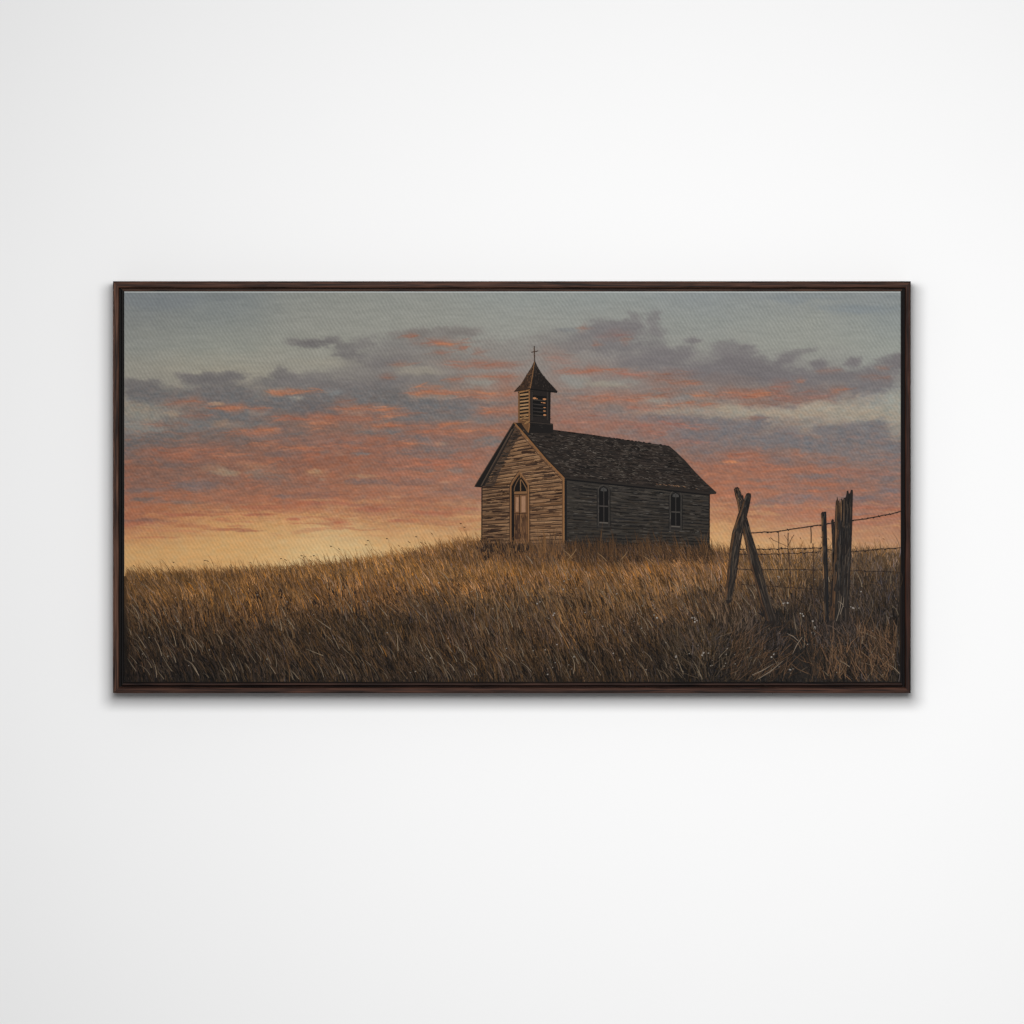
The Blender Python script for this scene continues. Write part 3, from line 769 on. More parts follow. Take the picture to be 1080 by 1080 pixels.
u0 = rng.uniform(.62, .92, n)
a = rf(u0, .93 + rng.uniform(-.02, .03, n)); b = rf(u0 + .014, .94)
pm.strokes(*a, *b, .6, pick([(128, 98, 74), (110, 82, 62)], n), HC + .26)
# ridge roughness
n = 46
t = rng.uniform(.2, .99, n)
a = rf(t, 0 * t - .015)
pm.strokes(*a, a[0] + 2.4, a[1] + .35, rng.uniform(.7, 1.5, n), (34, 29, 27), HC + .25)
# shadow line under the eave
poly_stroke(pm, [(597, 505.6), (640, 510.4), (700, 516.8), (748, 522)], 1.7, (17, 16, 17), HC + .15)
poly_stroke(pm, [(597, 503.9), (640, 508.6), (700, 515.2), (754, 520.6)], .6, (44, 39, 35), HC + .26)
# left rake: black fascia and grey-brown trim
pm.poly([(541.6, 445.6), (543.6, 448.2), (540.6, 452.6), (508.9, 513.6), (507.2, 514.0), (500.2, 513.4), (501.2, 511.4)], HC + .33, (25, 22, 21))
poly_stroke(pm, [(541.3, 446.4), (501.0, 512.2)], .8, (64, 50, 40), HC + .34)
poly_stroke(pm, [(540.4, 452.6), (507.4, 512.6)], 1.3, (72, 59, 49), HC + .34)
poly_stroke(pm, [(542.2, 452.4), (510.2, 512.6)], 1.2, (32, 28, 26), HC + .35)
# right bargeboard in the light
poly_stroke(pm, [(543.2, 446.4), (560, 466.2), (576, 485.0), (594.9, 504.4)], 1.9, (126, 88, 55), HC + .34)
poly_stroke(pm, [(544.6, 446.6), (561.4, 466.0), (577.3, 484.6), (596.2, 504.0)], .8, (24, 21, 20), HC + .345)
poly_stroke(pm, [(541.8, 449.4), (558.6, 468.6), (574.6, 487.4), (592.6, 506)], .6, (72, 48, 33), HC + .345)
poly_stroke(pm, [(541.8, 446.2), (547.5, 446.6)], 1.3, (112, 78, 50), HC + .35)
pm.build('roof', church)

# door
pm = PM()
H = HC + .32
pm.poly([(537.8, 574.5), (537.8, 512.6), (540.5, 507.0), (547.8, 497.0), (555.0, 506.2), (558.0, 511.4), (558.3, 574.5)], H, (104, 73, 48))
pm.poly([(539.6, 573), (539.6, 513.2), (542, 508.6), (547.8, 500.6), (553.8, 508.2), (556.2, 512.6), (556.4, 572)], H + .004, (20, 17, 16))
pm.poly([(542.4, 571.8), (542.4, 521.4), (556.0, 521.4), (556.2, 571.8)], H + .012, (102, 71, 47))
poly_stroke(pm, [(542.2, 519.9), (555.9, 519.4)], 2.6, (122, 88, 58), H + .016)
poly_stroke(pm, [(542.2, 521.7), (555.9, 521.2)], .6, (38, 26, 21), H + .018)
# tracery of the pointed light
poly_stroke(pm, [(548.9, 501.5), (549.1, 518.6)], 1.0, (122, 90, 60), H + .016)
poly_stroke(pm, [(542.2, 518), (542.6, 514), (545, 508.5), (547.8, 503.6)], 1.0, (96, 71, 49), H + .016)
poly_stroke(pm, [(548.0, 503.6), (551.5, 508.6), (554.6, 514), (555.8, 518)], 1.0, (112, 82, 55), H + .016)
# pale upper panels, dark lower ones
for q in [[(543.9, 524.4), (546.9, 524.2), (546.9, 539.6), (543.9, 539.8)], [(550.0, 523.5), (554.2, 523.3), (554.2, 540.2), (550.0, 540.4)]]:
    pm.poly(q, H + .020, (152, 115, 88))
n = 26
x = np.where(rng.random(n) < .5, rng.uniform(544.2, 546.6, n), rng.uniform(550.3, 554, n))
y = rng.uniform(524.6, 534, n)
pm.strokes(x, y, x, y + rng.uniform(2, 5, n), .5, pick([(166, 128, 99), (136, 100, 75), (150, 113, 86)], n), rng.uniform(H + .022, H + .03, n))
for q, c in [([(543.2, 543.5), (548.6, 543.2), (548.6, 568.6), (543.2, 568.8)], (66, 46, 34)), ([(550.6, 547.6), (554.6, 547.4), (554.6, 567.6), (550.6, 567.8)], (84, 58, 40))]:
    pm.poly(q, H + .020, c)
poly_stroke(pm, [(548.0, 522), (548.2, 571)], .8, (54, 37, 28), H + .024)
poly_stroke(pm, [(549.3, 522), (549.5, 571)], .6, (132, 96, 64), H + .024)
poly_stroke(pm, [(542.6, 541.8), (556, 541.2)], .8, (60, 41, 30), H + .024)
poly_stroke(pm, [(550, 546.4), (555.8, 546.2)], .7, (62, 43, 31), H + .024)
n = 60
x = rng.uniform(542.8, 555.8, n); y = rng.uniform(541, 566, n)
pm.strokes(x, y, x + rng.normal(0, .2, n), y + rng.uniform(3, 8, n), .55, pick([(46, 32, 25), (118, 84, 56), (92, 64, 44), (36, 26, 21)], n), rng.uniform(H + .026, H + .036, n))
# frame edges
poly_stroke(pm, [(538.4, 574), (538.4, 512.8), (541, 507.2), (547.7, 498.2)], 1.0, (122, 87, 57), H + .03)
poly_stroke(pm, [(547.9, 498.0), (554.6, 506.8), (557.4, 511.8), (557.6, 574)], 1.1, (132, 94, 61), H + .03)
poly_stroke(pm, [(558.7, 512), (558.9, 572)], .7, (32, 23, 19), H + .03)
poly_stroke(pm, [(537.4, 574), (537.4, 512.4), (540.2, 506.4), (547.6, 496.2)], .6, (52, 36, 27), H + .03)
poly_stroke(pm, [(543, 572.6), (558, 572.2)], 2.0, (138, 98, 62), H + .034)
poly_stroke(pm, [(543, 574.4), (558, 574)], 1.0, (44, 31, 24), H + .034)
pm.build('door', church)


# windows on the side wall
def window(x0, x1, yt, yb, rail_y):
    pm = PM()
    h = HC + .12
    xm = (x0 + x1) / 2
    pm.poly([(x0, yb), (x0, yt + 4.5), (x0 + 2.2, yt + 1.4), (xm, yt), (x1 - 2.2, yt + 1.8), (x1, yt + 5), (x1, yb + .8)], h, (40, 37, 35))
    pm.poly([(x0 + 2, yb - 3.5), (x0 + 2, yt + 5.2), (xm, yt + 2.2), (x1 - 2, yt + 5.6), (x1 - 2, yb - 3)], h + .01, (19, 18, 18))
    poly_stroke(pm, [(x0 + .5, yb), (x0 + .5, yt + 4.8), (x0 + 2.4, yt + 1.8), (xm, yt + .5)], .8, (70, 65, 60), h + .02)
    poly_stroke(pm, [(x0 - .5, yb + 1.5), (x0 - .5, yt + 4.4)], .9, (24, 23, 23), h + .02)
    poly_stroke(pm, [(xm, yt + .6), (x1 - 2.0, yt + 2.4), (x1 - .6, yt + 5.2), (x1 - .6, yb + 1)], .8, (60, 56, 52), h + .02)
    poly_stroke(pm, [(x1 + .5, yt + 5), (x1 + .5, yb + 1.5)], .9, (26, 25, 24), h + .02)
    pm.poly([(x0 + 3.0, yt + 6.6), (x0 + 3.6, yt + 4.2), (xm, yt + 2.8), (x1 - 3.4, yt + 4.6), (x1 - 2.8, yt + 7.0), (xm, yt + 7.4)], h + .022, (64, 62, 60))
    poly_stroke(pm, [(x0 + 1.9, yb - 3), (x0 + 1.9, yt + 5.4), (xm, yt + 2.2)], .8, (18, 17, 17), h + .021)
    poly_stroke(pm, [(x1 - 1.9, yb - 3), (x1 - 1.9, yt + 5.8), (xm, yt + 2.2)], .8, (18, 17, 17), h + .021)
    poly_stroke(pm, [(xm + .1, yt + 4), (xm + .2, yb - 4)], .9, (54, 50, 47), h + .024)
    poly_stroke(pm, [(x0 + 1.8, rail_y), (x1 - 1.8, rail_y + .5)], 1.2, (68, 63, 59), h + .026)
    poly_stroke(pm, [(x0 + 1.6, yb - 3.6), (x1 - 1.6, yb - 3.0)], 1.4, (86, 80, 73), h + .026)
    poly_stroke(pm, [(x0 - .8, yb), (x1 + .8, yb + 1)], 1.0, (52, 49, 46), h + .027)
    n = 16
    x = np.where(rng.random(n) < .5, x0 + rng.uniform(.2, 1.4, n), x1 - rng.uniform(.2, 1.4, n)); y = rng.uniform(yt + 6, yb - 6, n)
    pm.strokes(x, y, x, y + rng.uniform(2, 6, n), .5, pick([(76, 71, 66), (48, 45, 42), (40, 38, 36)], n), rng.uniform(h + .03, h + .04, n))
    return pm


window(630.4, 643.0, 511.0, 554.6, 533.6).build('window', church)
window(706.2, 719.0, 517.2, 558.6, 539.8).build('window', church)

# belfry
pm = PM()
H = HC + .42
pm.poly([(546.4, 411), (558.9, 408), (558.9, 456.5), (556.6, 456.2), (546.4, 446.8)], H, (98, 69, 45))
pm.poly([(558.7, 408), (580.8, 411.5), (580.4, 447), (558.7, 447)], H, (36, 31, 29))
pm.poly([(557.6, 443.6), (583.4, 446.8), (583.4, 456.6), (557.4, 456.8)], H + .02, (27, 24, 23))
pm.poly([(543.5, 446.2), (550, 445.8), (558.2, 455.6), (556.8, 456.4)], H + .015, (34, 27, 23))
pm.strokes(550.6, 446.5, 557.4, 455.2, 2.2, (100, 71, 46), H + .018, prof=(.5, 1, 1))
# louvre on the lit face
pm.poly([(548.2, 414), (557.4, 412), (557.4, 442), (548.2, 443)], H + .01, (22, 17, 15))
for k in range(8):
    y = 415.6 + k * 3.6
    pm.strokes(548.3, y + 1.0, 557.5, y - .2, rng.uniform(1.3, 2.1), pick([(140, 106, 71), (124, 93, 61), (152, 118, 82)], 1), H + .02, rng.normal(0, .2), prof=(.9, 1, .9))
poly_stroke(pm, [(547.0, 412), (547.0, 446)], 1.1, (112, 78, 49), H + .03)
poly_stroke(pm, [(558.3, 409), (558.2, 450), (557.0, 456)], 1.3, (122, 86, 54), H + .03)
poly_stroke(pm, [(546.6, 414), (558.4, 411.6)], 1.2, (140, 102, 64), H + .03)
n = 22
x = rng.uniform(548, 557, n); y = rng.uniform(436, 447, n)
pm.strokes(x, y, x + rng.uniform(1, 4, n), y - .3, .6, pick([(160, 122, 80), (74, 52, 36), (130, 94, 60)], n), rng.uniform(H + .03, H + .04, n))
# louvre on the shaded face
pm.poly([(562.0, 416.8), (576.6, 418), (576.6, 439.4), (562.0, 439.4)], H + .01, (18, 16, 16))
for y, b in [(421.5, 0), (426, .4), (430, 0), (433.6, .3), (437.6, 0)]:
    pm.strokes(562.2, y, 576.4, y + 1.2, 1.1, pick([(58, 52, 47), (48, 43, 40)], 1), H + .02, b)
for x, y, a, b in [(563.9, 419.9, 3.6, 2.2), (574.3, 420.9, 3.6, 2.0), (574.0, 424.8, 2.8, 1.2), (574.4, 429.8, 2.6, 1.0), (574.3, 433.4, 2.8, 1.2), (574.5, 437.6, 3.0, 1.8), (571.5, 424.4, 1.6, .8), (566.5, 420.6, 1.4, .8)]:
    pm.strokes(x - a / 2, y, x + a / 2, y + .2, b, (176, 122, 82), H + .03, prof=(.6, 1, .5))
for xa in (561.2, 577.4):
    poly_stroke(pm, [(xa, 412), (xa, 443)], .9, (52, 46, 42), H + .03)
n = 50
x = rng.uniform(559.5, 579, n); y = rng.uniform(410, 455, n)
ok = (y < 417) | (y > 440)
pm.strokes(x[ok], y[ok], x[ok] + rng.uniform(1.5, 4, n)[ok], y[ok] + .3, .6, pick([(50, 45, 41), (22, 20, 19), (44, 39, 36)], n)[ok], rng.uniform(H + .03, H + .04, n)[ok])
poly_stroke(pm, [(557.8, 445.2), (583.2, 447.6)], .9, (54, 46, 41), H + .045)
poly_stroke(pm, [(580.0, 413), (580.0, 446)], .9, (20, 18, 18), H + .045)
pm.build('belfry', church)

pm = PM()
H = HC + .50
pm.poly([(563.9, 379.6), (561.2, 386), (554.6, 396.6), (549.8, 404.5), (542.2, 412.6), (546, 412.8), (559.3, 409.6)], H, (58, 42, 32))
pm.poly([(563.9, 379.6), (566.6, 386), (571.6, 394.6), (579.6, 403.6), (588.2, 412.9), (586, 414.2), (580, 413.6), (559.2, 410.0)], H + .003, (31, 26, 24))
n = 130
t = rng.uniform(.12, .97, n); f = rng.random(n)
xl = np.interp(t, [0, .2, .52, .76, 1], [563.9, 561.2, 554.6, 549.8, 543]); xc = 563.9 - 4.6 * t; xr = np.interp(t, [0, .2, .45, .72, 1], [563.9, 566.6, 571.6, 579.6, 587])
yy = 380 + 31.5 * t
x = xl + (xc - xl) * f
pm.strokes(x, yy, x - .6, yy + rng.uniform(1, 2.4, n), .8, pick([(84, 60, 43), (40, 29, 24), (70, 50, 37), (102, 74, 52), (30, 23, 20)], n), rng.uniform(H + .006, H + .02, n))
x = xc + (xr - xc) * f
pm.strokes(x, yy, x + .5, yy + rng.uniform(1, 2.4, n), .8, pick([(46, 39, 35), (22, 19, 18), (38, 32, 29), (58, 48, 42)], n), rng.uniform(H + .006, H + .02, n))
poly_stroke(pm, [(563.7, 381), (561.8, 395), (559.3, 409.6)], .8, (122, 88, 57), H + .025)
poly_stroke(pm, [(542.4, 412.8), (559.2, 409.8)], 1.0, (44, 33, 27), H + .025)
poly_stroke(pm, [(559.3, 410.4), (587.6, 413.8)], 1.3, (18, 16, 16), H + .025)
pm.build('belfry_roof', church)

pm = PM()
poly_stroke(pm, [(563.5, 365.0), (563.7, 374), (564.0, 382.0)], 1.0, (50, 38, 31), HC + .54)
poly_stroke(pm, [(560.3, 371.5), (567.5, 370.1)], .9, (56, 42, 34), HC + .545)
pm.strokes(563.1, 366, 563.2, 378, .35, (110, 78, 54), HC + .55)
pm.build('cross', church)

# ------------------------------------------------------------------ painted meadow
pm = PM()
mx = np.linspace(CL + .1, CR - .02, 342)
mt = np.linspace(0, 1, 62)
MX, MT = np.meshgrid(mx, mt)
top = ridge(MX) + 1.5 * fbm(MX, MX * 0, 7, 7, 3, 700)
MY = top + (CB - .02 - top) * MT
H0 = .94
mc = gcol(MX, MY) * (.80 - .10 * MT)[..., None]
pm.grid(MX, MY, H0, mc)
H1 = H0 + .02

# dense short blades
n = 58000
x, y = meadow_pts(n, 1, 724)
y = np.minimum(y, 719)
dep = sstep(580, 715, y)
L = (rng.gamma(4, 2.0, n) + 3) * (.75 + .8 * dep)
f = rng.choice([.36, .70, 1.0, 1.28, 1.7], n, p=[.17, .22, .26, .22, .13])
f = (1 + (f - 1) * (.62 + .38 * dep)) * (1 + .06 * (1 - dep))
c = gcol(x, y - L * .5) * (f * rng.uniform(.85, 1.15, n))[:, None]
hue = (rng.normal(-.4, 1.1, n) + .8 * dep)[:, None]
c = 1.04 * c + c.mean(1, keepdims=True) * hue * np.array([.05, -.01, -.11])
blades(pm, x, y, L, rng.uniform(.35, .75, n) * (.85 + .35 * dep), c, H1, H1 + .30)
# rust-coloured blades
n = 3400
x, y = meadow_pts(n, 4, 722)
L = rng.uniform(5, 13, n)
c = gcol(x, y) * .68 + np.array([112, 72, 40]) * .30 * rng.uniform(.6, 1.25, n)[:, None]
keep = rng.random(n) < (1 - .75 * sstep(800, 850, x))
blades(pm, x[keep], y[keep], L[keep], rng.uniform(.5, .95, n)[keep], c[keep], H1 + .05, H1 + .32)
# dark gaps
n = 7500
x, y = meadow_pts(n, 30, 722, .7)
L = rng.uniform(4, 12, n)
c = gcol(x, y) * rng.uniform(.25, .5, n)[:, None]
blades(pm, x, y, L, rng.uniform(.45, .95, n), c, H1 + .06, H1 + .31)
# pale dry blades, longer and bent, in loose tufts
n = 6500
x, y = meadow_pts(n, 6, 722)
tuft = fbm(x, y, 34, 26, 3, 741)
keep = rng.random(n) < .30 + 1.1 * np.clip(tuft, -.2, .6)
x, y = x[keep], y[keep]; n = len(x)
dep = sstep(590, 715, y)
L = rng.uniform(8, 17, n) * (.75 + .6 * dep)
bright = rng.uniform(.2, .72, n)[:, None] * (1 - .25 * sstep(800, 860, x))[:, None]
c = gcol(x, y) * (1 - bright * .75) + np.array([158, 134, 104]) * bright * .75
blades(pm, x, y, L, rng.uniform(.28, .52, n), c, H1 + .2, H1 + .36, bendf=.10, lean_add=-6)
# a few bright ones that stand out
n = 330
x, y = meadow_pts(n, 14, 718, .8)
L = rng.uniform(8, 22, n)
c = np.tile([158, 140, 116], (n, 1)) * rng.uniform(.6, 1.0, n)[:, None]
blades(pm, x, y, L, rng.uniform(.35, .55, n), c, H1 + .34, H1 + .40, bendf=.11, lean_add=-8)
# tall dark grass up against the church
n = 2100
x = rng.uniform(505, 752, n); y = 579 + rng.uniform(0, 12, n) + (x - 508) / 240 * 4
L = rng.uniform(3, 10, n) + rng.gamma(1.2, 3.0, n) * (x > 596) + 2.5 * fbm(x, x * 0, 9, 9, 2, 811)
c = pick([(76, 54, 36), (92, 64, 40), (50, 38, 30), (110, 76, 44), (36, 29, 25), (64, 47, 34)], n)
sunny = (x < 596)[:, None]
c = np.where(sunny, c * 1.12, c * .86)
blades(pm, x, y, np.clip(L, 2, 20), rng.uniform(.3, .65, n), c, H1 + .1, H1 + .3, lean_add=16)
n = 130
x = rng.uniform(508, 560, n); y = 579 + rng.uniform(-3, 5, n)
blades(pm, x, y, rng.uniform(3, 8, n), rng.uniform(.6, 1.3, n), pick([(34, 26, 22), (44, 33, 26)], n), H1 + .25, H1 + .33, lean_add=20)
# taller tufts that break the line of the church base
for bx in rng.uniform(506, 748, 34):
    k = 16
    x = bx + rng.normal(0, 2.6, k); y = 585 + rng.uniform(-5, 4, k)
    blades(pm, x, y, rng.gamma(4, 2.2, k) * rng.uniform(.6, 1.5) + 4, rng.uniform(.3, .6, k), pick([(96, 68, 43), (78, 56, 38), (112, 80, 50), (58, 44, 34)], k) * (1.1 if bx < 596 else .85), H1 + .24, H1 + .36, lean_add=16)
# black twiggy knots seen in the left part of the slope
for bx, by, k in [(271, 628, 16), (296, 623, 6), (363, 622, 7), (355, 627, 5), (422, 628, 4), (305, 640, 6), (512, 580, 8), (535, 582, 8), (330, 640, 5)]:
    x = bx + rng.normal(0, 5, k); y = by + rng.normal(0, 4, k)
    blades(pm, x, y, rng.uniform(3, 8, k), rng.uniform(.8, 1.5, k), pick([(30, 23, 20), (40, 30, 24)], k), H1 + .33, H1 + .38)
# pale crossing stems in front of the side wall corner
pm.strokes([599, 604, 640, 690, 655], [590, 589, 592, 596, 590], [608, 594, 630, 678, 662], [579, 580, 583, 586, 581], .6, (142, 112, 78), H1 + .38, .6)
# flower and seed specks
n = 230
x = np.concatenate([rng.uniform(560, 945, 150), rng.uniform(140, 945, 80)])
y = np.concatenate([rng.uniform(600, 712, 150), rng.uniform(610, 712, 80)])
s = rng.uniform(.5, 1.3, n)
c = pick([(132, 122, 110), (116, 106, 96), (150, 142, 132), (108, 94, 80)], n)
pm.strokes(x - s * .6, y + .2, x + s * .6, y - .2 * s, s, c, rng.uniform(H1 + .38, H1 + .42, n), prof=(.5, 1, .5))
for bx, by in [(827, 636), (731, 651), (733, 653), (568, 637), (583, 648), (900, 641), (884, 654), (857, 654), (861, 662), (847, 647), (822, 667), (712, 691), (740, 690), (835, 706), (816, 691), (858, 667), (692, 650)]:
    k = 3
    xx = bx + rng.normal(0, 1.4, k); yy = by + rng.normal(0, 1.2, k); s = rng.uniform(.9, 1.9, k)
    pm.strokes(xx - s * .5, yy, xx + s * .5, yy + .2, s, pick([(164, 158, 150), (140, 132, 124)], k), rng.uniform(H1 + .42, H1 + .45, k), prof=(.5, 1, .5))
# dark trodden gap between the fence posts
n = 900
x = np.concatenate([rng.normal(838, 15, 700), rng.normal(815, 10, 200)]); y = np.concatenate([rng.uniform(668, 718, 700), rng.uniform(648, 690, 200)])
blades(pm, x, y, rng.uniform(4, 12, n), rng.uniform(.9, 1.8, n), pick([(31, 28, 26), (27, 25, 24), (36, 32, 29), (40, 34, 29)], n), H1 + .28, H1 + .40)
pm.build('painted_meadow', root, label='brown and golden dry grass covering the lower part of the picture')

# ------------------------------------------------------------------ painted fence
HF = 1.44
DK = [(35, 31, 29), (27, 26, 26), (43, 37, 33), (50, 43, 37), (40, 38, 36)]


def post(outline, axis, wfrac, n, litside, name='painted_fence_post', lit=(92, 67, 47), extra=None, label=None):
    """outline: polygon; axis: centre line pts (x, y, half width)"""
    pm = PM()
    pm.poly(outline, HF, (36, 31, 29))
    ax = np.asarray(axis, float)
    t = rng.random(n); s = rng.uniform(-.9, .9, n) * wfrac
    T0 = np.linspace(0, 1, len(ax))
    dt = rng.uniform(.04, .14, n)
    t1 = np.minimum(t + dt, 1)
    f = lambda tt, ss: (np.interp(tt, T0, ax[:, 0]) + ss * np.interp(tt, T0, ax[:, 2]), np.interp(tt, T0, ax[:, 1]))
    a, b = f(t, s), f(t1, s + rng.normal(0, .05, n))
    pm.strokes(*a, *b, rng.uniform(.45, 1.0, n), pick(DK + [(62, 53, 45), (78, 67, 57)], n), rng.uniform(HF + .01, HF + .06, n))
    k = n // 4
    t = rng.random(k); s = litside * rng.uniform(.55, .95, k)
    a, b = f(t, s), f(np.minimum(t + .08, 1), s)
    pm.strokes(*a, *b, rng.uniform(.5, .95, k), np.asarray(lit) * rng.uniform(.6, 1.15, k)[:, None], rng.uniform(HF + .06, HF + .075, k))
    if extra: extra(pm)
    return pm.build(name, root, label=label)


def knot(pm):
    n = 24
    y = rng.uniform(515, 530, n); x = np.interp(y, [515, 530], [777.6, 780.6]) + rng.uniform(-2.0, 2.2, n)
    pm.strokes(x, y, x + rng.normal(.4, .4, n), y + rng.uniform(1, 3, n), .7, pick([(104, 80, 58), (28, 24, 22), (72, 56, 44), (128, 100, 74), (24, 21, 20)], n), rng.uniform(HF + .05, HF + .09, n))
    pm.strokes(776.4, 516.5, 777.5, 521, 2.0, (26, 22, 20), HF + .1)


post([(774.0, 516.0), (775.6, 514.0), (778.2, 513.6), (780.2, 515.6), (781.4, 519.6), (782.6, 522.6), (783.8, 521.8), (784.2, 524.5), (784.6, 531), (785.4, 541), (788.4, 547), (792, 561), (798, 580), (806, 609), (813.5, 636), (819.6, 650), (820.4, 656), (816, 662), (809, 658), (800, 630), (792.6, 602), (786.4, 576), (783.4, 562), (780, 545), (777.4, 530), (775.2, 522)],
     [(778, 515, 3), (780.5, 530, 3), (784, 547, 4), (789, 565, 4.4), (795.5, 590, 6), (803, 618, 6.4), (814, 655, 6)], .95, 240, -1, extra=knot, label='leaning fence post with a knotted broken top')
HF = 1.54
post([(786.4, 522.4), (787.4, 520.4), (789.6, 519.8), (791.8, 520.6), (792.2, 523), (790.6, 533), (787.6, 545), (784.4, 556), (782, 570), (779.4, 588), (777, 606), (774, 622), (771.4, 635), (767.5, 637), (764.2, 630), (766.4, 612), (768.4, 594), (769.6, 578), (772, 562), (775, 553), (778.4, 542), (782.6, 532)],
     [(789.4, 521, 2.8), (786, 534, 3.6), (781, 550, 4.6), (777, 565, 5), (774.4, 586, 5.2), (771.6, 610, 5), (768, 633, 3.6)], .95, 240, -1, label='fence post leaning left across the other one')
HF = 1.46


def blackside(pm):
    pm.poly([(869.6, 540), (871.4, 539.6), (872.4, 570), (873.6, 610), (874.0, 655), (872.2, 656), (871.4, 600)], HF + .08, (28, 28, 30))


post([(865.8, 542), (867, 539.8), (871.4, 539.4), (872.4, 570), (873.6, 610), (874.2, 661), (869.4, 662), (868.6, 620), (867.4, 580)],
     [(868.6, 540, 2.6), (870, 590, 2.8), (871.6, 660, 2.6)], .95, 90, -1, lit=(132, 98, 67), extra=blackside, label='thin split fence post, brown on one side and black on the other')
post([(876.6, 549.5), (877.6, 547.4), (879.2, 548), (880.0, 552.5), (879.6, 580), (879.0, 612), (877.4, 612), (877.8, 580), (876.8, 555)],
     [(878.2, 548, 1.4), (878.6, 580, 1.0), (878.2, 611, .8)], .9, 26, -1, label='short thin stake behind the thick post')


def splits(pm):
    for xa, ya, xb, yb, wd, c in [(888.4, 530, 886.6, 640, 1.0, (22, 22, 23)), (892.0, 524, 890.6, 600, .8, (24, 23, 23)), (895.6, 521, 894.6, 560, .9, (20, 20, 21)), (884.6, 532, 882.4, 620, .7, (26, 25, 25)), (887, 527.6, 887.2, 549, .9, (128, 96, 66)), (890.2, 526, 890, 556, .7, (96, 76, 58)), (882.2, 533, 880.4, 590, .8, (106, 78, 54)), (880.2, 590, 878, 640, .8, (84, 62, 45))]:
        pm.strokes(xa, ya, xb, yb, wd, c, HF + .09 + wd * .01, prof=(.7, 1, .3))
    n = 90
    x = rng.uniform(882, 897, n); y = rng.uniform(540, 630, n)
    pm.strokes(x, y, x - .6, y + rng.uniform(4, 14, n), .6, pick([(60, 56, 53), (48, 45, 43), (70, 63, 57), (30, 29, 29)], n), rng.uniform(HF + .03, HF + .07, n))


post([(881.4, 531), (881.8, 527.8), (884, 527.2), (885.4, 529.6), (886.0, 531), (886.8, 527.2), (888.8, 528.2), (889.8, 524.6), (891.4, 525.2), (892.6, 522), (893.0, 518), (894.6, 517.2), (895.4, 521), (896.6, 519.6), (897.4, 516.4), (899.4, 516.8), (899.6, 520), (899.0, 540), (898.8, 556), (897.6, 590), (896.4, 620), (895.4, 640), (894, 656), (875.0, 660), (875.6, 634), (877.6, 606), (879, 580), (880, 556)],
     [(890.5, 524, 8.2), (889.6, 560, 9), (887.6, 600, 9.4), (885, 655, 9.6)], .93, 260, -1, extra=splits, label='thick weathered fence post with a jagged split top')

HW = 1.40


def wire(pts, name='painted_barbed_wire', barb=6.0, wd=.9, h=0.0):
    pm = PM()
    pts = np.asarray(pts, float)
    xs_ = np.append(np.arange(pts[0, 0], pts[-1, 0] - 1, 3.0), pts[-1, 0])
    ys_ = np.interp(xs_, pts[:, 0], pts[:, 1]) + rng.normal(0, .18, len(xs_))
    poly_stroke(pm, np.stack([xs_, ys_], 1), wd * .85, (46, 37, 33), HW + h)
    for b in np.arange(pts[0, 0] + 2, pts[-1, 0] - 1, barb):
        b += rng.normal(0, 1.0)
        yb = np.interp(b, pts[:, 0], pts[:, 1])
        pm.strokes(b - 1.1, yb + rng.uniform(-1.2, 1.2), b + 1.1, yb + rng.uniform(-1.2, 1.2), rng.uniform(.8, 1.5), (38, 31, 28), HW + h + .01)
    return pm.build(name, root)


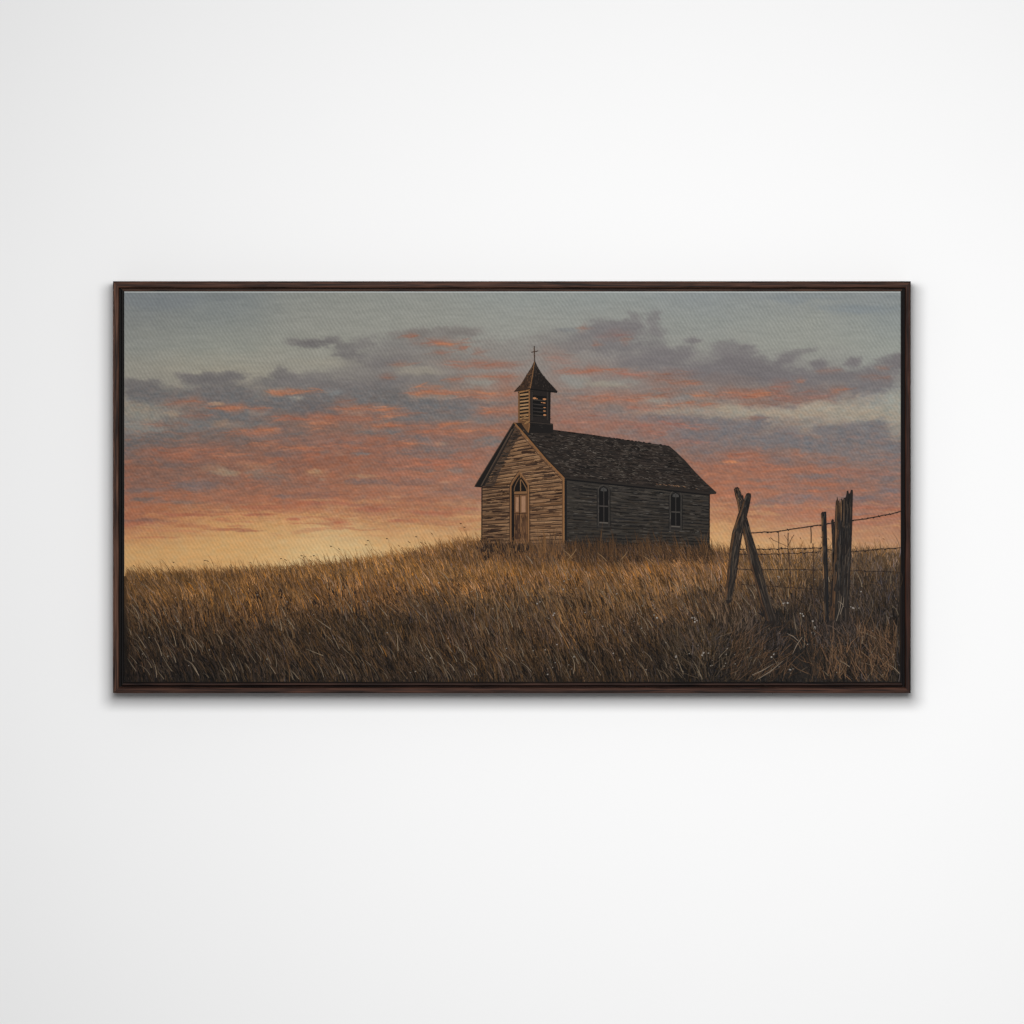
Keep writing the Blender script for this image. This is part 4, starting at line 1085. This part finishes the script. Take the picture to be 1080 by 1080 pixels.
wire([(788, 562.2), (800, 561.8), (821, 560.3), (856, 554.8), (868, 553.2), (878, 551.2), (890, 550.4), (900, 548.9), (922, 545.6), (938, 542.4), (949.9, 539.4)], wd=1.2)
wire([(780, 579.6), (830, 578.8), (868, 577.8), (876, 580), (890, 582.4), (900, 582.0), (925, 579.4), (949.9, 577.6)], h=.012)
wire([(776, 584.6), (815, 584.4), (840, 583.6), (866, 581.8)], h=.024, wd=.8)
wire([(776, 600.4), (866, 601), (897, 601.8), (949.9, 603.4)], barb=9, h=.036, wd=.8)
wire([(782, 616.5), (820, 619), (868, 621.6)], barb=12, h=.048, wd=.6)
for pts, wd in [([(821, 560.4), (821.4, 570), (821.2, 583)], .7), ([(855, 555), (855.6, 564), (855.4, 572.8)], 1.0), ([(857.4, 573), (858, 600), (858.6, 628), (860, 645)], .9)]:
    pm = PM()
    poly_stroke(pm, pts, wd, (52, 40, 34), HW + .06)
    pm.build('painted_dropper_wire', root)
pm = PM()
for pts, wd in [([(831.2, 562), (831.0, 578), (833, 600), (833.6, 622)], .9), ([(831, 576), (835, 567.6), (837.4, 564)], .5), ([(830.8, 570), (827, 564)], .4), ([(830.9, 576.5), (821, 572), (815, 569.4), (812.4, 566.4)], .4)]:
    poly_stroke(pm, pts, wd, (58, 43, 36), HW + .066)
pm.build('painted_dry_twig', root)

# grass in front of the fence feet
pm = PM()
n = 900
x = np.concatenate([rng.uniform(755, 830, 420), rng.uniform(862, 905, 480)])
base = np.where(x < 830, np.interp(x, [755, 775, 800, 830], [646, 651, 669, 679]), 668)
y = base + rng.uniform(-4, 16, n)
L = rng.uniform(6, 18, n)
c = gcol(x, y) * rng.choice([.5, .8, 1.1, 1.5, 2.0], n)[:, None]
blades(pm, x, y, L, rng.uniform(.5, 1.0, n), c, 1.64, 1.74)
n = 760
x = rng.uniform(770, 946, n); y = rng.uniform(668, 719, n)
kp = np.abs(x - (828 + (y - 655) * .30)) > rng.uniform(4, 17, n)
x, y = x[kp], y[kp]; n = len(x)
side = np.where(x < 838, 1, -1)
ang = np.radians(np.where(x < 838, 34, -14) + rng.normal(0, 22, n))
L = rng.uniform(8, 26, n)
x1, y1 = x + np.sin(ang) * L, y - np.cos(ang) * L
ok = (x1 < CR - 1)
c = np.tile([100, 75, 54], (n, 1)) * (rng.uniform(.35, 1.05, n) * (1 + .3 * sstep(850, 875, x)))[:, None] + rng.normal(0, 4, (n, 1))
pm.strokes(x[ok], y[ok], x1[ok], y1[ok], rng.uniform(.3, .65, n)[ok], c[ok], rng.uniform(1.66, 1.76, n)[ok], rng.normal(0, 1.6, n)[ok], prof=(1, .85, .25))
pm.strokes([882, 890, 886, 842, 846, 800, 793], [655, 640, 648, 676, 672, 716, 712], [888, 884, 890, 830, 836, 826, 816], [628, 634, 630, 668, 690, 697, 700], .6, (138, 124, 108), 1.77, 1.0)
pm.build('painted_front_grass', root, label='dark grass blades crossing the feet of the fence posts')
